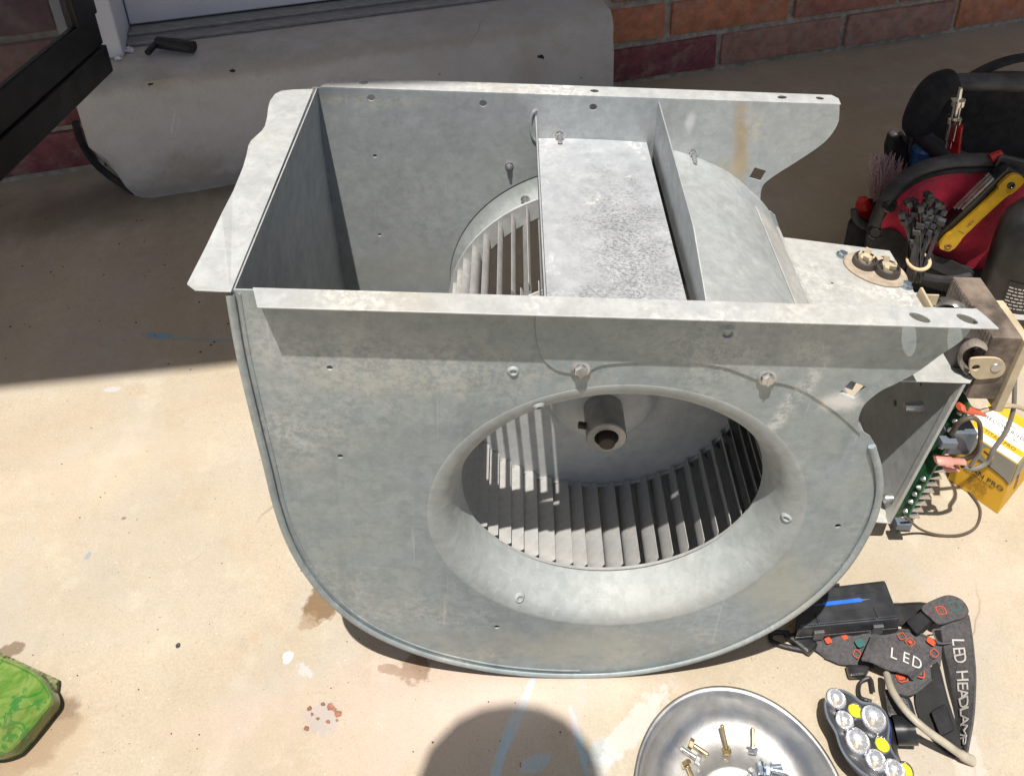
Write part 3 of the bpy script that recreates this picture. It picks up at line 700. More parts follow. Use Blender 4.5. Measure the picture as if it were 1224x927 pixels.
# cap plate on the right, the side sheet below it
ZC, ZS, YF = .1025, .0272, .120
cp = [(.158, .085), (.215, .085), (.2690, .085), (.2705, .092), (.2703, .12), (.2698, .15), (.2700, .207), (.172, .222), (.158, .225)]
cpf = lambda u, v, d: Vector((u, v, ZC + d + mnoise.noise(Vector((u * 25, v * 25, 5))) * .0007))
hb(MB().sheet(cp, [circ((.26, .197), .0024, 8), circ((.264, .11), .0018, 8), circ((.2, .16), .0012, 8)], cpf, 0, .0013), 'cap_plate', 'galv_plate', bev=.0003)
b = MB(); b.loft([[Vector((x, y, z)) for y in (.085, .12, .16, .235)] for x, z in ((.1455, .1290), (.1537, .1218), (.1628, .1128), (.1690, .1055), (.1725, .1040))], .0012)
hb(b, 'cap_lip', 'galv_plate')
# open control box under it: top sheet, side sheet, circuit board on the outside
bf = lambda u, v, d: Vector((u, v, ZS + d + mnoise.noise(Vector((u * 30, v * 30, 2))) * .0006))
hb(MB().sheet([(.205, .1195), (.3270, .1195), (.3335, .1255), (.3310, .1600), (.3290, .1800), (.3285, .2350), (.205, .2350)], [], bf, 0, .0013), 'box_top', 'galv_plate', bev=.0003)
sidef = lambda u, v, d: Vector((.3262 + (v - ZS) * .0905 + d, u, v))
so = [(YF + .0015, ZS - .0004), (.235, ZS - .0004), (.235, -.188), (YF + .007, -.180), (YF + .001, -.1745)]
hb(MB().sheet(so, [circ((.19, -.08), .0035, 10), circ((.17, -.03), .002, 8)], sidef, -.0012, 0), 'box_side', 'galv_in', bev=.0002)
b = MB(); b.sheet([(YF, ZS - .002), (YF + .0004, -.1745), (YF + .007, -.1745), (YF + .007, ZS - .002)], [], sidef, -.0042, -.0013)
hb(b, 'side_hem', 'galv_flange', bev=.0004)
hb(MB().hexa([Vector((x, y, z + dz)) for dz in (0, .0013) for x, y, z in ((.262, .118, -.166), (.3065, .120, -.1735), (.3065, .145, -.1735), (.262, .143, -.166))]), 'box_tab', 'galv_flange')
def sx(y, z, off): return Vector((.3262 + (z - ZS) * .0905 + off, y, z))
b = MB(); b.cyl(sx(.155, -.045, -.018), sx(.155, -.045, 0), .004, 10, .006); hb(b, 'standoff', 'screw', smooth=True)
b = MB(); b.cyl(sx(.135, -.155, -.008), sx(.135, -.155, 0), .0045, 10, .006); hb(b, 'standoff', 'screw', smooth=True)
pcb = MB().sheet([(YF + .002, -.003), (.225, -.003), (.225, -.1925), (YF + .002, -.1925)], [circ((YF + .007, -.184), .0018, 8)], lambda u, v, d: sx(u, v, .0135 + d), 0, .0018)
pcb = hb(pcb, 'circuit_board', 'pcb')
for k in range(9):
    z0 = -.168 + k * .0100
    b = MB(); b.hexa([sx(YF + .003, z0, .0155), sx(YF + .003, z0, .0285), sx(YF + .0085, z0 + .0004, .0285), sx(YF + .0085, z0 + .0004, .0155), sx(YF + .003, z0 + .0014, .0155), sx(YF + .003, z0 + .0052, .0240), sx(YF + .0085, z0 + .0056, .0240), sx(YF + .0085, z0 + .0018, .0155)])
    hb(b, 'terminal', 'screw', pcb)
for k in range(14):
    z0 = -.172 + k * .0118
    if 5 < k < 8: continue
    b = MB(); b.lathe([(.0028, 0), (.0025, .0018), (.0009, .0040), (0, .0042)], 8, axis_frame(sx(YF + .0062, z0 + random.uniform(-.002, .002), .0135), (-1, 0, random.uniform(-.3, .3)))); hb(b, 'solder_joint', 'screw', pcb, smooth=True)
b = MB(); b.box((0, 0, 0), (.030, .026, .030), Matrix.Translation(sx(YF + .008, -.078, .0155)), .0012); hb(b, 'relay', 'relay', pcb)
b = MB(); b.box((0, 0, 0), (.016, .018, .016), Matrix.Translation(sx(YF + .014, -.105, .0155)), .001); hb(b, 'terminal_block', 'rust_side', pcb)
for k in range(5):
    b = MB(); b.cyl(sx(YF + .03 + .014 * k, -.03 - .02 * (k % 3), .015), sx(YF + .03 + .014 * k, -.03 - .02 * (k % 3), .028), .0045, 10); hb(b, 'capacitor', ('black', 'blue', 'relay')[k % 3], pcb, smooth=True)
for z0 in (-.174, -.052):
    b = MB(); b.box((-.0042, -.0042, 0), (.0042, .0042, .015), axis_frame(sx(YF + .001, z0, .004), (1, 0, 0)), .0008); hb(b, 'board_clip', 'relay', pcb)
# oval limit switch with two terminals and its two screws on the cap plate
def capp(px, py): return HM.inverted() @ at_z(px, py, (HM @ Vector((.2, .1, ZC + .0015))).z - .001)
c0, c1 = capp(1030, 312), capp(1063, 324)
mid = capp(1046, 322); ax = (capp(1083, 333) - capp(1010, 308)); ax.z = 0; an = math.atan2(ax.y, ax.x)
m = Matrix.Translation((mid.x, mid.y, ZC + .0013)) @ Matrix.Rotation(an, 4, 'Z')
b = MB()
rings = []
for (sx_, sy_, h) in ((.0275, .0195, 0), (.0280, .020, .0022), (.0265, .0188, .0040), (.0255, .0180, .0036), (.0001, .0001, .0034)):
    rings.append([b.bm.verts.new(m @ Vector((sx_ * math.cos(a), sy_ * math.sin(a), h))) for a in (2 * math.pi * k / 40 for k in range(40))])
for r1, r2 in zip(rings, rings[1:]):
    for k in range(40): b.bm.faces.new((r1[k], r1[(k + 1) % 40], r2[(k + 1) % 40], r2[k]))
sw = hb(b, 'limit_switch', 'beige', smooth=True)
for s in (-1, 1):
    mm = m @ Matrix.Translation((s * .0098, 0, .0032))
    b = MB(); b.lathe([(.0108, 0), (.0112, .003), (.0104, .0068), (.0090, .0074), (.0082, .0048), (0, .0046)], 24, mm); hb(b, 'switch_cup', 'rubber', sw, smooth=True)
    b = MB()
    for q in range(4):
        a = q * 1.57 + .5 + s * .3; rr = .0042
        b.box((-.0026, -.0008, 0), (.0026, .0008, .0075 + .0025 * (q % 2)), mm @ Matrix.Translation((rr * math.cos(a), rr * math.sin(a), .004)) @ Matrix.Rotation(a + 1.2, 4, 'Z') @ Matrix.Rotation(.25, 4, 'X'), .0003)
    b.lathe([(.006, .0045), (.0056, .0085), (.003, .0098), (0, .0095)], 9, mm)
    hb(b, 'terminal', 'tan', sw)
for (px_, py_) in ((1007, 305), (1084, 339)):
    q = capp(px_, py_); hexscrew('screw', (q.x, q.y, ZC + .0015), (.1, 0, 1), .0040, mat='bluezinc')
# capped nut on the lip of the cap plate by the near flange
q = capp(950, 357); b = MB(); b.lathe([(.006, 0), (.0055, .004), (.0035, .006), (0, .0062)], 7, Matrix.Translation((q.x, q.y, ZC + .0012))); hb(b, 'nut', 'galv_flange')

# transformer screwed to the bracket
ob = lambda P: HM @ Vector(P)
tr = MB()
X0, X1, ZT, ZB = .3335, .3605, .0800, .0035
tr.box((X0, .1235, ZB), (X1, .1605, ZT), None, .0012); tr.box((X0, .1625, ZB), (X1, .2010, ZT), None, .0012)
tr.box((X0 + .003, .160, ZB + .004), (X1, .163, ZT - .0008), None)
tro = hb(tr, 'transformer', 'rust', bev=.0005)
for y0, n_ in ((.1262, 8), (.1655, 8)):
    for k in range(n_):
        b = MB(); y = y0 + k * .0042; b.box((X0 - .0005, y, ZB + .002), (X0 + .001, y + .0028, ZT - .0016), None)
        hb(b, 'lamination', 'rust_side', tro)
b = MB(); b.box((.318, .136, .016), (X0 + .004, .190, .066), None, .004); hb(b, 'coil', 'rubber', tro, smooth=True)
b = MB(); b.box((X1, .1195, -.008), (X1 + .0075, .172, .0785), None, .0008); hb(b, 'backing_board', 'tan', tro)
tq = lambda x, y, Y=.1217: HM.inverted() @ at_y(x, y, Y)
tabo = [(p.x, p.z) for p in (tq(*q) for q in ((1158, 437), (1159.5, 429), (1166, 427), (1180, 426.5), (1192, 427.5), (1199, 431.5), (1201.5, 438), (1199, 445), (1192, 450), (1180, 451.5), (1167, 452), (1160, 446)))]
tabs = [tuple(p.to_2d()) for p in cr([(x, z, 0) for x, z in tabo], 3, True)]
hc = tq(1166, 438.5)
hb(MB().sheet(tabs, [circ((hc.x, hc.z), .0036, 12)], XZ, .1207, .1227), 'mounting_tab', 'tan', tro, bev=.0003)
rv = tq(1190, 438)
b = MB(); b.lathe([(.0050, 0), (.0047, .0008), (.0027, .0016), (0, .0016)], 14, axis_frame((rv.x, .1207, rv.z), (0, -1, 0))); hb(b, 'rivet', 'screw', tro, smooth=True)
b = MB(); b.tube(cr([(X0 - .001, .170, .070), (.324, .172, .073), (.319, .182, .063), (.3205, .186, .049), (X0 - .001, .189, .040)], 4), .0052, 8, flat=.4); hb(b, 'coil_strap', 'screw', tro, smooth=True)
b = MB(); b.tube(cr([(X0 - .001, .126, .066), (.3235, .128, .069), (.3175, .131, .058), (.3190, .131, .044), (.328, .130, .032)], 4), .0052, 8, flat=.4); hb(b, 'coil_strap', 'rust_side', tro, smooth=True)
b = MB(); b.hexa([Vector(p) for p in ((.2725, .118, ZC - .006), (.2745, .118, ZC - .006), (.2745, .152, ZC - .006), (.2725, .152, ZC - .006), (.2745, .118, ZC + .004), (.2765, .118, ZC + .004), (.2765, .152, ZC + .006), (.2745, .152, ZC + .006))]); b.box((.276, .158, ZC - .02), (.298, .1595, ZC - .008), None, .0003); hb(b, 'mounting_strip', 'tan', tro)

# wiring: thick connectors and wires that run from the board
def wire(pts, r, mat, name='wire', par=pcb): return MB().tube(cr(pts, 6), r, 8).build(name, mat, par, smooth=True)
def wp_(px_, py_, Y): return at_y(px_, py_, Y + .12)
W1 = [wp_(1213, 458, .02), wp_(1211, 490, .012), wp_(1202, 516, .008), wp_(1187, 538, .004), wp_(1176, 553, .004)]
w1 = wire([wp_(1213, 440, .024)] + W1[:1] + W1[1:4] + [wp_(1180, 552, .004), wp_(1165, 560, .002), wp_(1150, 557, .0)], .0021, 'wire_grey')
wire([wp_(1137, 518, .003), wp_(1146, 505, -.004), wp_(1160, 499, -.006), wp_(1170, 504, -.006), wp_(1172, 520, -.004), wp_(1170, 534, 0), wp_(1160, 546, .004), wp_(1147, 549, .008)], .0022, 'wire_brown')
wire([wp_(1172, 492, .01), wp_(1190, 487, .008), wp_(1212, 485, .01), wp_(1232, 492, .016)], .0021, 'wire_tan')
wire([wp_(1172, 520, -.004), wp_(1171, 540, -.002), wp_(1160, 556, 0)], .0018, 'wire_grey')
def conn(a, c, mat):
    a, c = Vector(a), Vector(c)
    b = MB(); b.tube([a, a.lerp(c, .05), a.lerp(c, .5), a.lerp(c, .58), a.lerp(c, .98), c], [.004, .0055, .0055, .0036, .0036, .0026], 10, flat=.62)
    return b.build('wire_connector', mat, pcb, smooth=True)
conn(wp_(1146, 486, .006), wp_(1176, 494, .01), 'redins'); conn(wp_(1118, 549, .0), wp_(1154, 552, .0), 'pink')
conn(wp_(1122, 556, .012), wp_(1146, 560, .012), 'pink')
g = [wp_(1082, 617, -.006), at_z(1100, 632, .012), at_z(1122, 639, .003), at_z(1148, 639, .0026), at_z(1166, 630, .0026), at_z(1172, 614, .0026), at_z(1168, 600, .0026), at_z(1152, 580, .0026)]
wire(g, .0013, 'wire_brown')

# ------------------------------------------------------------------ blower wheel inside
wroot = empty('impeller', tuple(HM @ Vector((0, .13, 0))), 'dusty steel squirrel cage wheel seen through the round inlet', 'impeller', rot=RY)
def wb(b, name, mat, **k): b.bm.transform(HM); return b.build(name, mat, wroot, **k)
def ring(r0, r1, y0, y1): return MB().lathe([(r0, y0), (r1, y0), (r1, y1), (r0, y1)], 72, ymat(0), closed=True)
wb(ring(.1255, .1455, .036, .0385), 'end_ring', 'wheel', smooth=True, ang=30)
wb(ring(.1255, .1455, .2315, .234), 'end_ring', 'disc', smooth=True, ang=30)
wb(MB().lathe([(.1295 + .0016 * math.cos(a), .1225 + .0016 * math.sin(a)) for a in (2 * math.pi * k / 8 for k in range(8))], 72, ymat(0), closed=True), 'disc_rim', 'wheel', smooth=True)
# dished centre disc, hub, shaft
disc = [(.0, .1055), (.034, .1055), (.040, .1065), (.0445, .110), (.049, .1175), (.054, .1205), (.062, .1212), (.118, .1240), (.1315, .1240), (.1315, .1260), (.118, .1262), (.062, .1234), (.052, .1226), (.046, .1190), (.041, .112), (.034, .1080), (.0, .1080)]
wb(MB().lathe(disc, 72, ymat(0)), 'center_disc', 'disc', smooth=True)
wb(MB().lathe([(.0105, .0735), (.0166, .0735), (.0174, .0745), (.0174, .1054), (.0105, .1054)], 36, ymat(0), closed=True), 'hub', 'hub', smooth=True, ang=30)
wb(MB().lathe([(.0, .0670), (.0062, .0670), (.0070, .0680), (.0070, .150), (0, .150)], 24, ymat(0)), 'shaft', 'shaft', smooth=True, ang=30)
b = MB(); b.cyl((-.0165, .084, .002), (-.0235, .084, .003), .0030, 8); wb(b, 'set_screw', 'shaft', smooth=True)
def blade_mesh(y0, y1):
    b = MB(); rows = []
    for i in range(7):
        s = i / 6; r = .1235 + .0195 * s; a = -R(6.7) * (s + .32 * math.sin(math.pi * s))
        rows.append([Vector((r * math.cos(a), y, r * math.sin(a))) for y in (y0, y0 + .008, y1 - .008, y1)])
    for k in (0, 3):                                  # clipped corners on the inner edge
        rows[0][k] = rows[0][k].lerp(rows[0][1 if k == 0 else 2], .35)
    return b.loft(rows, .0007)
NB = 50
for (y0, y1, off, bm_) in ((.0375, .1245, 0, 'wheel'), (.1262, .2325, .5, 'wheel')):
    proto = None
    for i in range(NB):
        a = 2 * math.pi * (i + off) / NB
        if proto is None:
            b = blade_mesh(y0, y1); proto = b.build('blade', bm_, wroot, smooth=True, space='local')
            proto.data.transform(Matrix.Translation((0, -.13, 0))); o = proto
        else:
            o = copy_to(proto, wroot)
        o.matrix_local = Matrix.Rotation(-a + random.uniform(-.014, .014), 4, 'Y')

# ------------------------------------------------------------------ yellow light bulb box
bx0 = Vector((.463, .194, 0)); bx1 = Vector((.497, .152, 0))
ex = (bx1 - bx0).normalized() ; ey = Vector((-ex.y, ex.x, 0)); BL = (bx1 - bx0).length; BH = .080; BD = .062
fb = frame(bx0, ex, ey)
box = empty('bulb_box', tuple(bx0.lerp(bx1, .5) + ey * .03), 'small yellow and grey product box beside the circuit board, printed TITAN PRO', 'box')
b = MB(); b.box((0, 0, 0.0005), (BL, BD, BH), fb, .0008); b.build('carton', 'boxyellow', box)
ff_ = frame(bx0 - ey * .0004, ex, (0, 0, 1))           # front face, x right, y up, z out
arc = [(0.0004, .052)] + [(BL * i / 10, .050 + .0045 * math.sin(math.pi * i / 10)) for i in range(1, 10)] + [(BL - .0004, .048), (BL - .0004, BH - .0005), (.0004, BH - .0005)]
MB().sheet(arc, [], lambda u, v, d: ff_ @ Vector((u, v, d)), 0, .0004).build('grey_print', 'boxgrey', box)
MB().sheet([(p[0], p[1] - .0005 if i < 11 else p[1]) for i, p in enumerate([(0.0004, .052)] + [(BL * i / 10, .050 + .0045 * math.sin(math.pi * i / 10)) for i in range(1, 10)] + [(BL - .0004, .048)])] + [(BL - .0004, .0490)] + [(BL * i / 10, .0508 + .0045 * math.sin(math.pi * i / 10)) for i in range(9, 0, -1)] + [(.0004, .0529)], [], lambda u, v, d: ff_ @ Vector((u, v, d + .0004)), 0, .0002).build('print_line', 'ink', box)
rf = frame(bx1 + ex * .0004, ey, (0, 0, 1))
MB().sheet([(.0004, .048), (BD - .0004, .058), (BD - .0004, BH - .0005), (.0004, BH - .0005)], [], lambda u, v, d: rf @ Vector((u, v, d)), 0, .0004).build('grey_print', 'boxgrey', box)
tf = frame(bx0 + Vector((0, 0, BH + .0001)), ex, ey)
MB().sheet([(.0006, .0006), (BL - .0006, .0006), (BL - .0006, BD - .0006), (.0006, BD - .0006)], [], lambda u, v, d: tf @ Vector((u, v, d)), 0, .0004).build('white_print', 'white', box)
MB().sheet([(.0007, .010), (BL - .0007, .010), (BL - .0007, .0185), (.0007, .0185)], [], lambda u, v, d: tf @ Vector((u, v, d + .0004)), 0, .0002).build('yellow_band', 'boxyellow', box)
MB().sheet([(.0007, .048), (BL - .0007, .048), (BL - .0007, BD - .0007), (.0007, BD - .0007)], [], lambda u, v, d: tf @ Vector((u, v, d + .0004)), 0, .0002).build('yellow_band', 'boxyellow', box)
lettering([(('TITAN PRO', .0062, tf @ Matrix.Translation((BL * .55, .0142, .0008))), dict(align='CENTER', depth=.0001)),
           (('RECOVER/100', .0070, tf @ Matrix.Translation((BL * .5, .0335, .0006))), dict(align='CENTER', depth=.0001)),
           (('17000 mAh', .0042, tf @ Matrix.Translation((BL * .6, .0255, .0006))), dict(align='CENTER', depth=.0001)),
           (('premium', .0036, tf @ Matrix.Translation((BL * .5, .0415, .0006))), dict(align='CENTER', depth=.0001))], 'ink', box)
lettering([(('TITAN PRO', .0088, ff_ @ Matrix.Translation((BL * .53, .036, .0002))), dict(align='CENTER', depth=.0001)),
           (('RECHARGEABLE BATTERY', .0027, ff_ @ Matrix.Translation((BL * .5, .0295, .0002))), dict(align='CENTER', depth=.0001))], 'ink', box)
lettering([((s, .0026, ff_ @ Matrix.Translation((BL * .52, z_, .0002))), dict(align='CENTER', depth=.0001)) for s, z_ in (('LONG LIFE CELL', .025), ('HIGH CAPACITY', .0215), ('FOR HEADLIGHTS', .018), ('AND TORCHES', .0145), ('KEEP DRY  3.7 V', .0095))], 'ink_brown', box)
lettering([(('TITAN PRO', .009, rf @ Matrix.Translation((.022, .040, .0003)) @ Matrix.Rotation(R(-75), 4, 'Z')), dict(align='CENTER', depth=.0001))], 'ink', box)
MB().sheet(circ((BL * .50, .0685), .0062, 20, .0075), [], lambda u, v, d: ff_ @ Vector((u, v, d + .0004)), 0, .0002).build('round_logo', 'boxyellow', box)
MB().sheet([(BL * .5 - .0045, .069), (BL * .5 + .003, .0668), (BL * .5 + .0045, .0685), (BL * .5 - .003, .0712)], [], lambda u, v, d: ff_ @ Vector((u, v, d + .0007)), 0, .0001).build('logo_stroke', 'ink', box)

# ------------------------------------------------------------------ black case on the concrete
zc = .030
A_, B_, C_, D_ = at_z(952, 752, zc), at_z(1079, 740, zc), at_z(1060, 691, zc), at_z(958, 703, zc)
up_ = Vector((0, 0, 1))
cc = (A_ + B_ + C_ + D_) / 4
case = empty('plastic_case', (cc.x, cc.y, 0), 'black hinged plastic bit case with a blue driver printed on its lid', 'case')
gnd = lambda p, z_, k=1.0: Vector((cc.x + (p.x - cc.x) * k, cc.y + (p.y - cc.y) * k, z_))
b = MB(); b.hexa([gnd(p, .001, .985) for p in (A_, B_, C_, D_)] + [gnd(p, .0155, 1.0) for p in (A_, B_, C_, D_)], .002); b.build('case_base', 'black', case)
b = MB(); b.hexa([gnd(p, .0165, 1.0) for p in (A_, B_, C_, D_)] + [gnd(p, zc, .96) for p in (A_, B_, C_, D_)], .003); lid = b.build('lid', 'black_grey', case)
cf = frame(A_, (B_ - A_), (D_ - A_)); CL = (B_ - A_).length; CW = (D_ - A_).dot(cf.col[1].to_3d())
def cbox(b, u0, u1, v0, v1, z0, z1, bev=.0004): b.box((u0 * CL, v0 * CW, z0), (u1 * CL, v1 * CW, z1), cf, bev)
b = MB(); cbox(b, .04, .20, .06, .34, -.0004, .0016, .0008); cbox(b, .215, .76, .06, .34, -.0004, .0016, .0008); cbox(b, .775, .96, .06, .34, -.0004, .0016, .0008); b.build('lid_panel', 'black_grey', case)
b = MB(); cbox(b, .30, .62, .70, .72, -.0003, .0009, .0002); cbox(b, .68, .86, .74, .76, -.0003, .0009, .0002); cbox(b, .30, .48, .88, .90, -.0003, .0009, .0002); b.build('lid_ridge', 'black_grey', case)
for u in (.22, .78):
    b = MB(); b.box((u * CL - .0048, -.0022, -.017), (u * CL + .0048, .0006, -.005), cf, .0008); b.build('latch', 'latch', case)
b = MB(); b.box((.44 * CL, .99 * CW, -.018), (.56 * CL, 1.05 * CW, .0008), cf, .001); b.build('hinge', 'black', case)
cm = cf @ Matrix.Translation((0, 0, .0004))
MB().sheet([(.33 * CL, .50 * CW), (.70 * CL, .52 * CW), (.705 * CL, .58 * CW), (.69 * CL, .615 * CW), (.335 * CL, .595 * CW), (.325 * CL, .55 * CW)], [], lambda u, v, d: cm @ Vector((u, v, d)), -.0004, .0004).build('driver_print', 'blue_print', case)
MB().sheet([(.24 * CL, .535 * CW), (.326 * CL, .53 * CW), (.326 * CL, .56 * CW), (.24 * CL, .553 * CW)], [], lambda u, v, d: cm @ Vector((u, v, d)), -.0004, .0003).build('driver_print', 'relay', case)
MB().sheet([(.705 * CL, .54 * CW), (.79 * CL, .57 * CW), (.705 * CL, .58 * CW)], [], lambda u, v, d: cm @ Vector((u, v, d)), -.0004, .0003).build('driver_print', 'relay', case)

# ------------------------------------------------------------------ headlamp with its strap
hl = empty('headlamp', tuple(at_z(1050, 850, 0)), 'black headlamp with many lenses on a charcoal strap lettered LED HEADLAMP', 'headlamp')
FZ = .034
def fp(px_, py_, dz=0): return at_z(px_, py_, FZ + dz)
face_px = [(985, 838), (992, 827), (1004, 823), (1018, 829), (1030, 838), (1045, 840), (1058, 850), (1063, 868), (1062, 884), (1068, 900), (1080, 916), (1092, 932), (1098, 950), (1084, 960), (1064, 950), (1046, 934), (1028, 922), (1012, 906), (1003, 890), (998, 874), (988, 856)]
fo = [tuple(p.to_2d()) for p in cr([tuple(fp(x, y).to_2d()) + (0,) for x, y in face_px], 3, True)]
fc = Vector((sum(p[0] for p in fo) / len(fo), sum(p[1] for p in fo) / len(fo), 0))
def layer(off, z_, k): return [Vector((fc.x + (p[0] - fc.x) * k + off[0], fc.y + (p[1] - fc.y) * k + off[1], z_)) for p in fo]
def stack(ls):
    b = MB(); rs = [[b.bm.verts.new(p) for p in l_] for l_ in ls]; n = len(rs[0])
    for r1, r2 in zip(rs, rs[1:]):
        for k in range(n): b.bm.faces.new((r1[k], r1[(k + 1) % n], r2[(k + 1) % n], r2[k]))
    b.bm.faces.new(rs[0][::-1]); b.bm.faces.new(rs[-1]); return b
stack([layer((.014, .002), .004, .90), layer((.013, .002), .012, .98), layer((.007, .001), .020, 1.0), layer((.004, 0), .024, .99)]).build('lamp_body', 'black', hl, smooth=True)
stack([layer((.004, 0), .0242, 1.005), layer((.0035, 0), .0262, 1.005)]).build('trim', 'bluetrim', hl, smooth=True)
stack([layer((.003, 0), .0264, .985), layer((0, 0), .0325, .985), layer((0, 0), FZ, .955)]).build('lamp_face', 'black_grey', hl, smooth=True)
rimo = layer((0, 0), FZ, .975)
MB().tube(rimo + rimo[:1], .0011, 6, cap=False).build('clear_rim', 'relay', hl, smooth=True)
gl = NT('clear lens'); gl.set(Base_Color=(.9, .9, .9), Roughness=.05, Alpha=.16)
for (x, y, r) in ((998.5, 838, .0078), (1008.5, 864, .0071), (1043, 861.5, .0098), (1024, 888.5, .0094), (1045.5, 911.5, .0078), (1068, 924, .0080), (1090, 946, .008)):
    p = fp(x, y)
    e = MB().lathe([(r * 1.08, -.0006), (r * 1.06, .0046), (r * .98, .0052), (r * .93, .0044), (r * .70, .0020), (r * .34, .0006), (0, .0005)], 24, Matrix.Translation(p)).build('reflector', 'reflector', hl, smooth=True)
    MB().lathe([(r * .15, .0005), (r * .15, .0022), (r * .08, .0026), (0, .0026)], 8, Matrix.Translation(p)).build('emitter', 'tan', e, smooth=True)
    MB().lathe([(r * .95, .0047), (r * .6, .0058), (0, .0063)], 20, Matrix.Translation(p)).build('lens', gl.m, e, smooth=True)
for (x, y) in ((1022, 849.5), (1054.5, 890), (1082, 921)):
    p = fp(x, y)
    e = MB().lathe([(.0064, -.0002), (.0064, .0012), (.0056, .0018), (.0048, .0008)], 20, Matrix.Translation(p)).build('led_ring', 'chrome', hl, smooth=True)
    MB().lathe([(.0049, .0002), (.0047, .0011), (0, .0012)], 20, Matrix.Translation(p)).build('led_chip', 'led_yellow', e, smooth=True)
MB().cyl(fp(1070, 872, -.018), fp(1094, 872, -.014), .0105, 18).build('pivot', 'black_gloss', hl, smooth=True)
MB().hexa([at_z(1058, 826, .012), at_z(1090, 838, .012), at_z(1100, 872, .008), at_z(1064, 862, .008), at_z(1056, 820, .022), at_z(1088, 832, .022), at_z(1098, 866, .018), at_z(1062, 856, .018)], .003).build('bracket', 'black', hl)
# strap pieces: ribbons lofted between two edges (photo point, height)
RIB, KEEP = {}, []
def ribbon(L, R_, mat='strap', th=.0014, k=5, name='strap'):
    a = cr([at_z(x, y, z_) for x, y, z_ in L], k); c = cr([at_z(x, y, z_) for x, y, z_ in R_], k)
    rows = []
    for i, (p, q) in enumerate(zip(a, c)):
        w_ = .0012 * math.sin(i * .9) + .0022 * mnoise.noise(Vector((i * .35, p.x * 60, p.y * 60)))
        rows.append([p.lerp(q, f_) + Vector((0, 0, math.sin(math.pi * f_) * .0016 + w_ * (1 - f_ * .6))) for f_ in (0, .2, .4, .6, .8, 1)])
    RIB[id(a)] = rows; KEEP.append((a, c))
    b = MB(); b.loft(rows, th)
    for q_ in (0, -1): b.tube([r_[q_] + Vector((0, 0, th * .5)) for r_ in rows], .0011, 6)
    return b.build(name, mat, hl, smooth=True), a, c
ribbon([(1096, 816, .003), (1096, 845, .003), (1112, 878, .003), (1141, 906, .003)], [(1120, 792, .012), (1130, 828, .012), (1140, 862, .010), (1154, 898, .005)], 'strap_dark')
ribbon([(1030, 722, .004), (1060, 722, .006), (1110, 722, .008)], [(1050, 742, .003), (1080, 746, .004), (1120, 744, .006)], 'strap_dark')
ribbon([(1030, 756, .006), (1062, 752, .008), (1100, 758, .012), (1126, 770, .012)], [(1024, 772, .003), (1060, 770, .004), (1095, 780, .006), (1124, 796, .006)], 'strap')
ribbon([(966, 772, .004), (985, 760, .010), (1010, 752, .012), (1046, 757, .012)], [(986, 786, .003), (1002, 792, .004), (1022, 795, .005), (1044, 798, .005)], 'strap')
ribbon([(1058, 800, .013), (1085, 785, .016), (1110, 780, .017)], [(1072, 832, .008), (1092, 828, .011), (1113, 812, .013)], 'strap')
_, la, lc = ribbon([(1030, 789, .020), (1060, 798, .023), (1084, 806, .022), (1092, 812, .016)], [(1043, 759, .022), (1074, 767, .027), (1106, 784, .026), (1116, 792, .020)], 'strap')
_, ra, rc = ribbon([(1122, 742, .017), (1130, 775, .013), (1137, 815, .010), (1146, 850, .009), (1152, 893, .008)], [(1157, 736, .020), (1163, 775, .024), (1165, 815, .026), (1163, 855, .024), (1156, 898, .014)], 'strap')
tabp = [tuple(p.to_2d()) for p in cr([tuple(at_z(x, y, .0255).to_2d()) + (0,) for x, y in ((1101, 726), (1117, 716), (1134, 711), (1150, 717), (1158, 730), (1152, 738), (1138, 742), (1123, 746), (1112, 738))], 3, True)]
MB().sheet(tabp, [], lambda u, v, d: Vector((u, v, .024 + d)), 0, .0025).build('strap_buckle', 'strap', hl, bev=.0008)
MB().hexa([at_z(x, y, .006) for x, y in ((1082, 742), (1104, 728), (1118, 744), (1096, 764))] + [at_z(x, y, .022) for x, y in ((1082, 742), (1104, 728), (1116, 740), (1096, 758))], .003).build('slider', 'fabric', hl)
MB().hexa([at_z(x, y, .003) for x, y in ((1112, 850), (1132, 838), (1143, 872), (1124, 882))] + [at_z(x, y, .016) for x, y in ((1112, 850), (1130, 840), (1141, 872), (1124, 880))], .003).build('slider', 'fabric', hl)
# printed shapes on the strap
def on_rib(a, c, s, w):
    n = len(a) - 1; i = min(n - 1, int(s * n)); f = s * n - i
    rw = RIB[id(a)]; w = min(.9999, max(0, w)) * 5; j = min(4, int(w)); g_ = w - j
    return rw[i][j].lerp(rw[i + 1][j], f).lerp(rw[i][j + 1].lerp(rw[i + 1][j + 1], f), g_)
def rib_frame(a, c, s, w, lift=.0016):
    p = on_rib(a, c, s, w); tx = (on_rib(a, c, min(1, s + .03), w) - on_rib(a, c, max(0, s - .03), w)); ty = on_rib(a, c, s, min(1, w + .1)) - on_rib(a, c, s, max(0, w - .1))
    m = frame(p, tx, ty); zz = m.col[2].to_3d()
    return m, zz
def letters_on(a, c, txt, s0, ds, size, flip, w=.5, xs=1.0):
    items = []
    for i, ch in enumerate(txt):
        if ch == ' ': continue
        m, zz = rib_frame(a, c, s0 + i * ds, w)
        if zz.z < 0:
            m = frame(m.translation, m.col[0].to_3d(), -m.col[1].to_3d()); zz = m.col[2].to_3d()
        m.translation += zz * .0024
        items.append(((ch, size, m), dict(depth=.0002, align='CENTER', xs=xs)))
    lettering(items, 'letter', hl)
letters_on(ra, rc, 'LED HEADLAMP', .21, .067, .0150, False, .5, .92)
letters_on(la, lc, 'LED', .34, .155, .0125, False, .5)
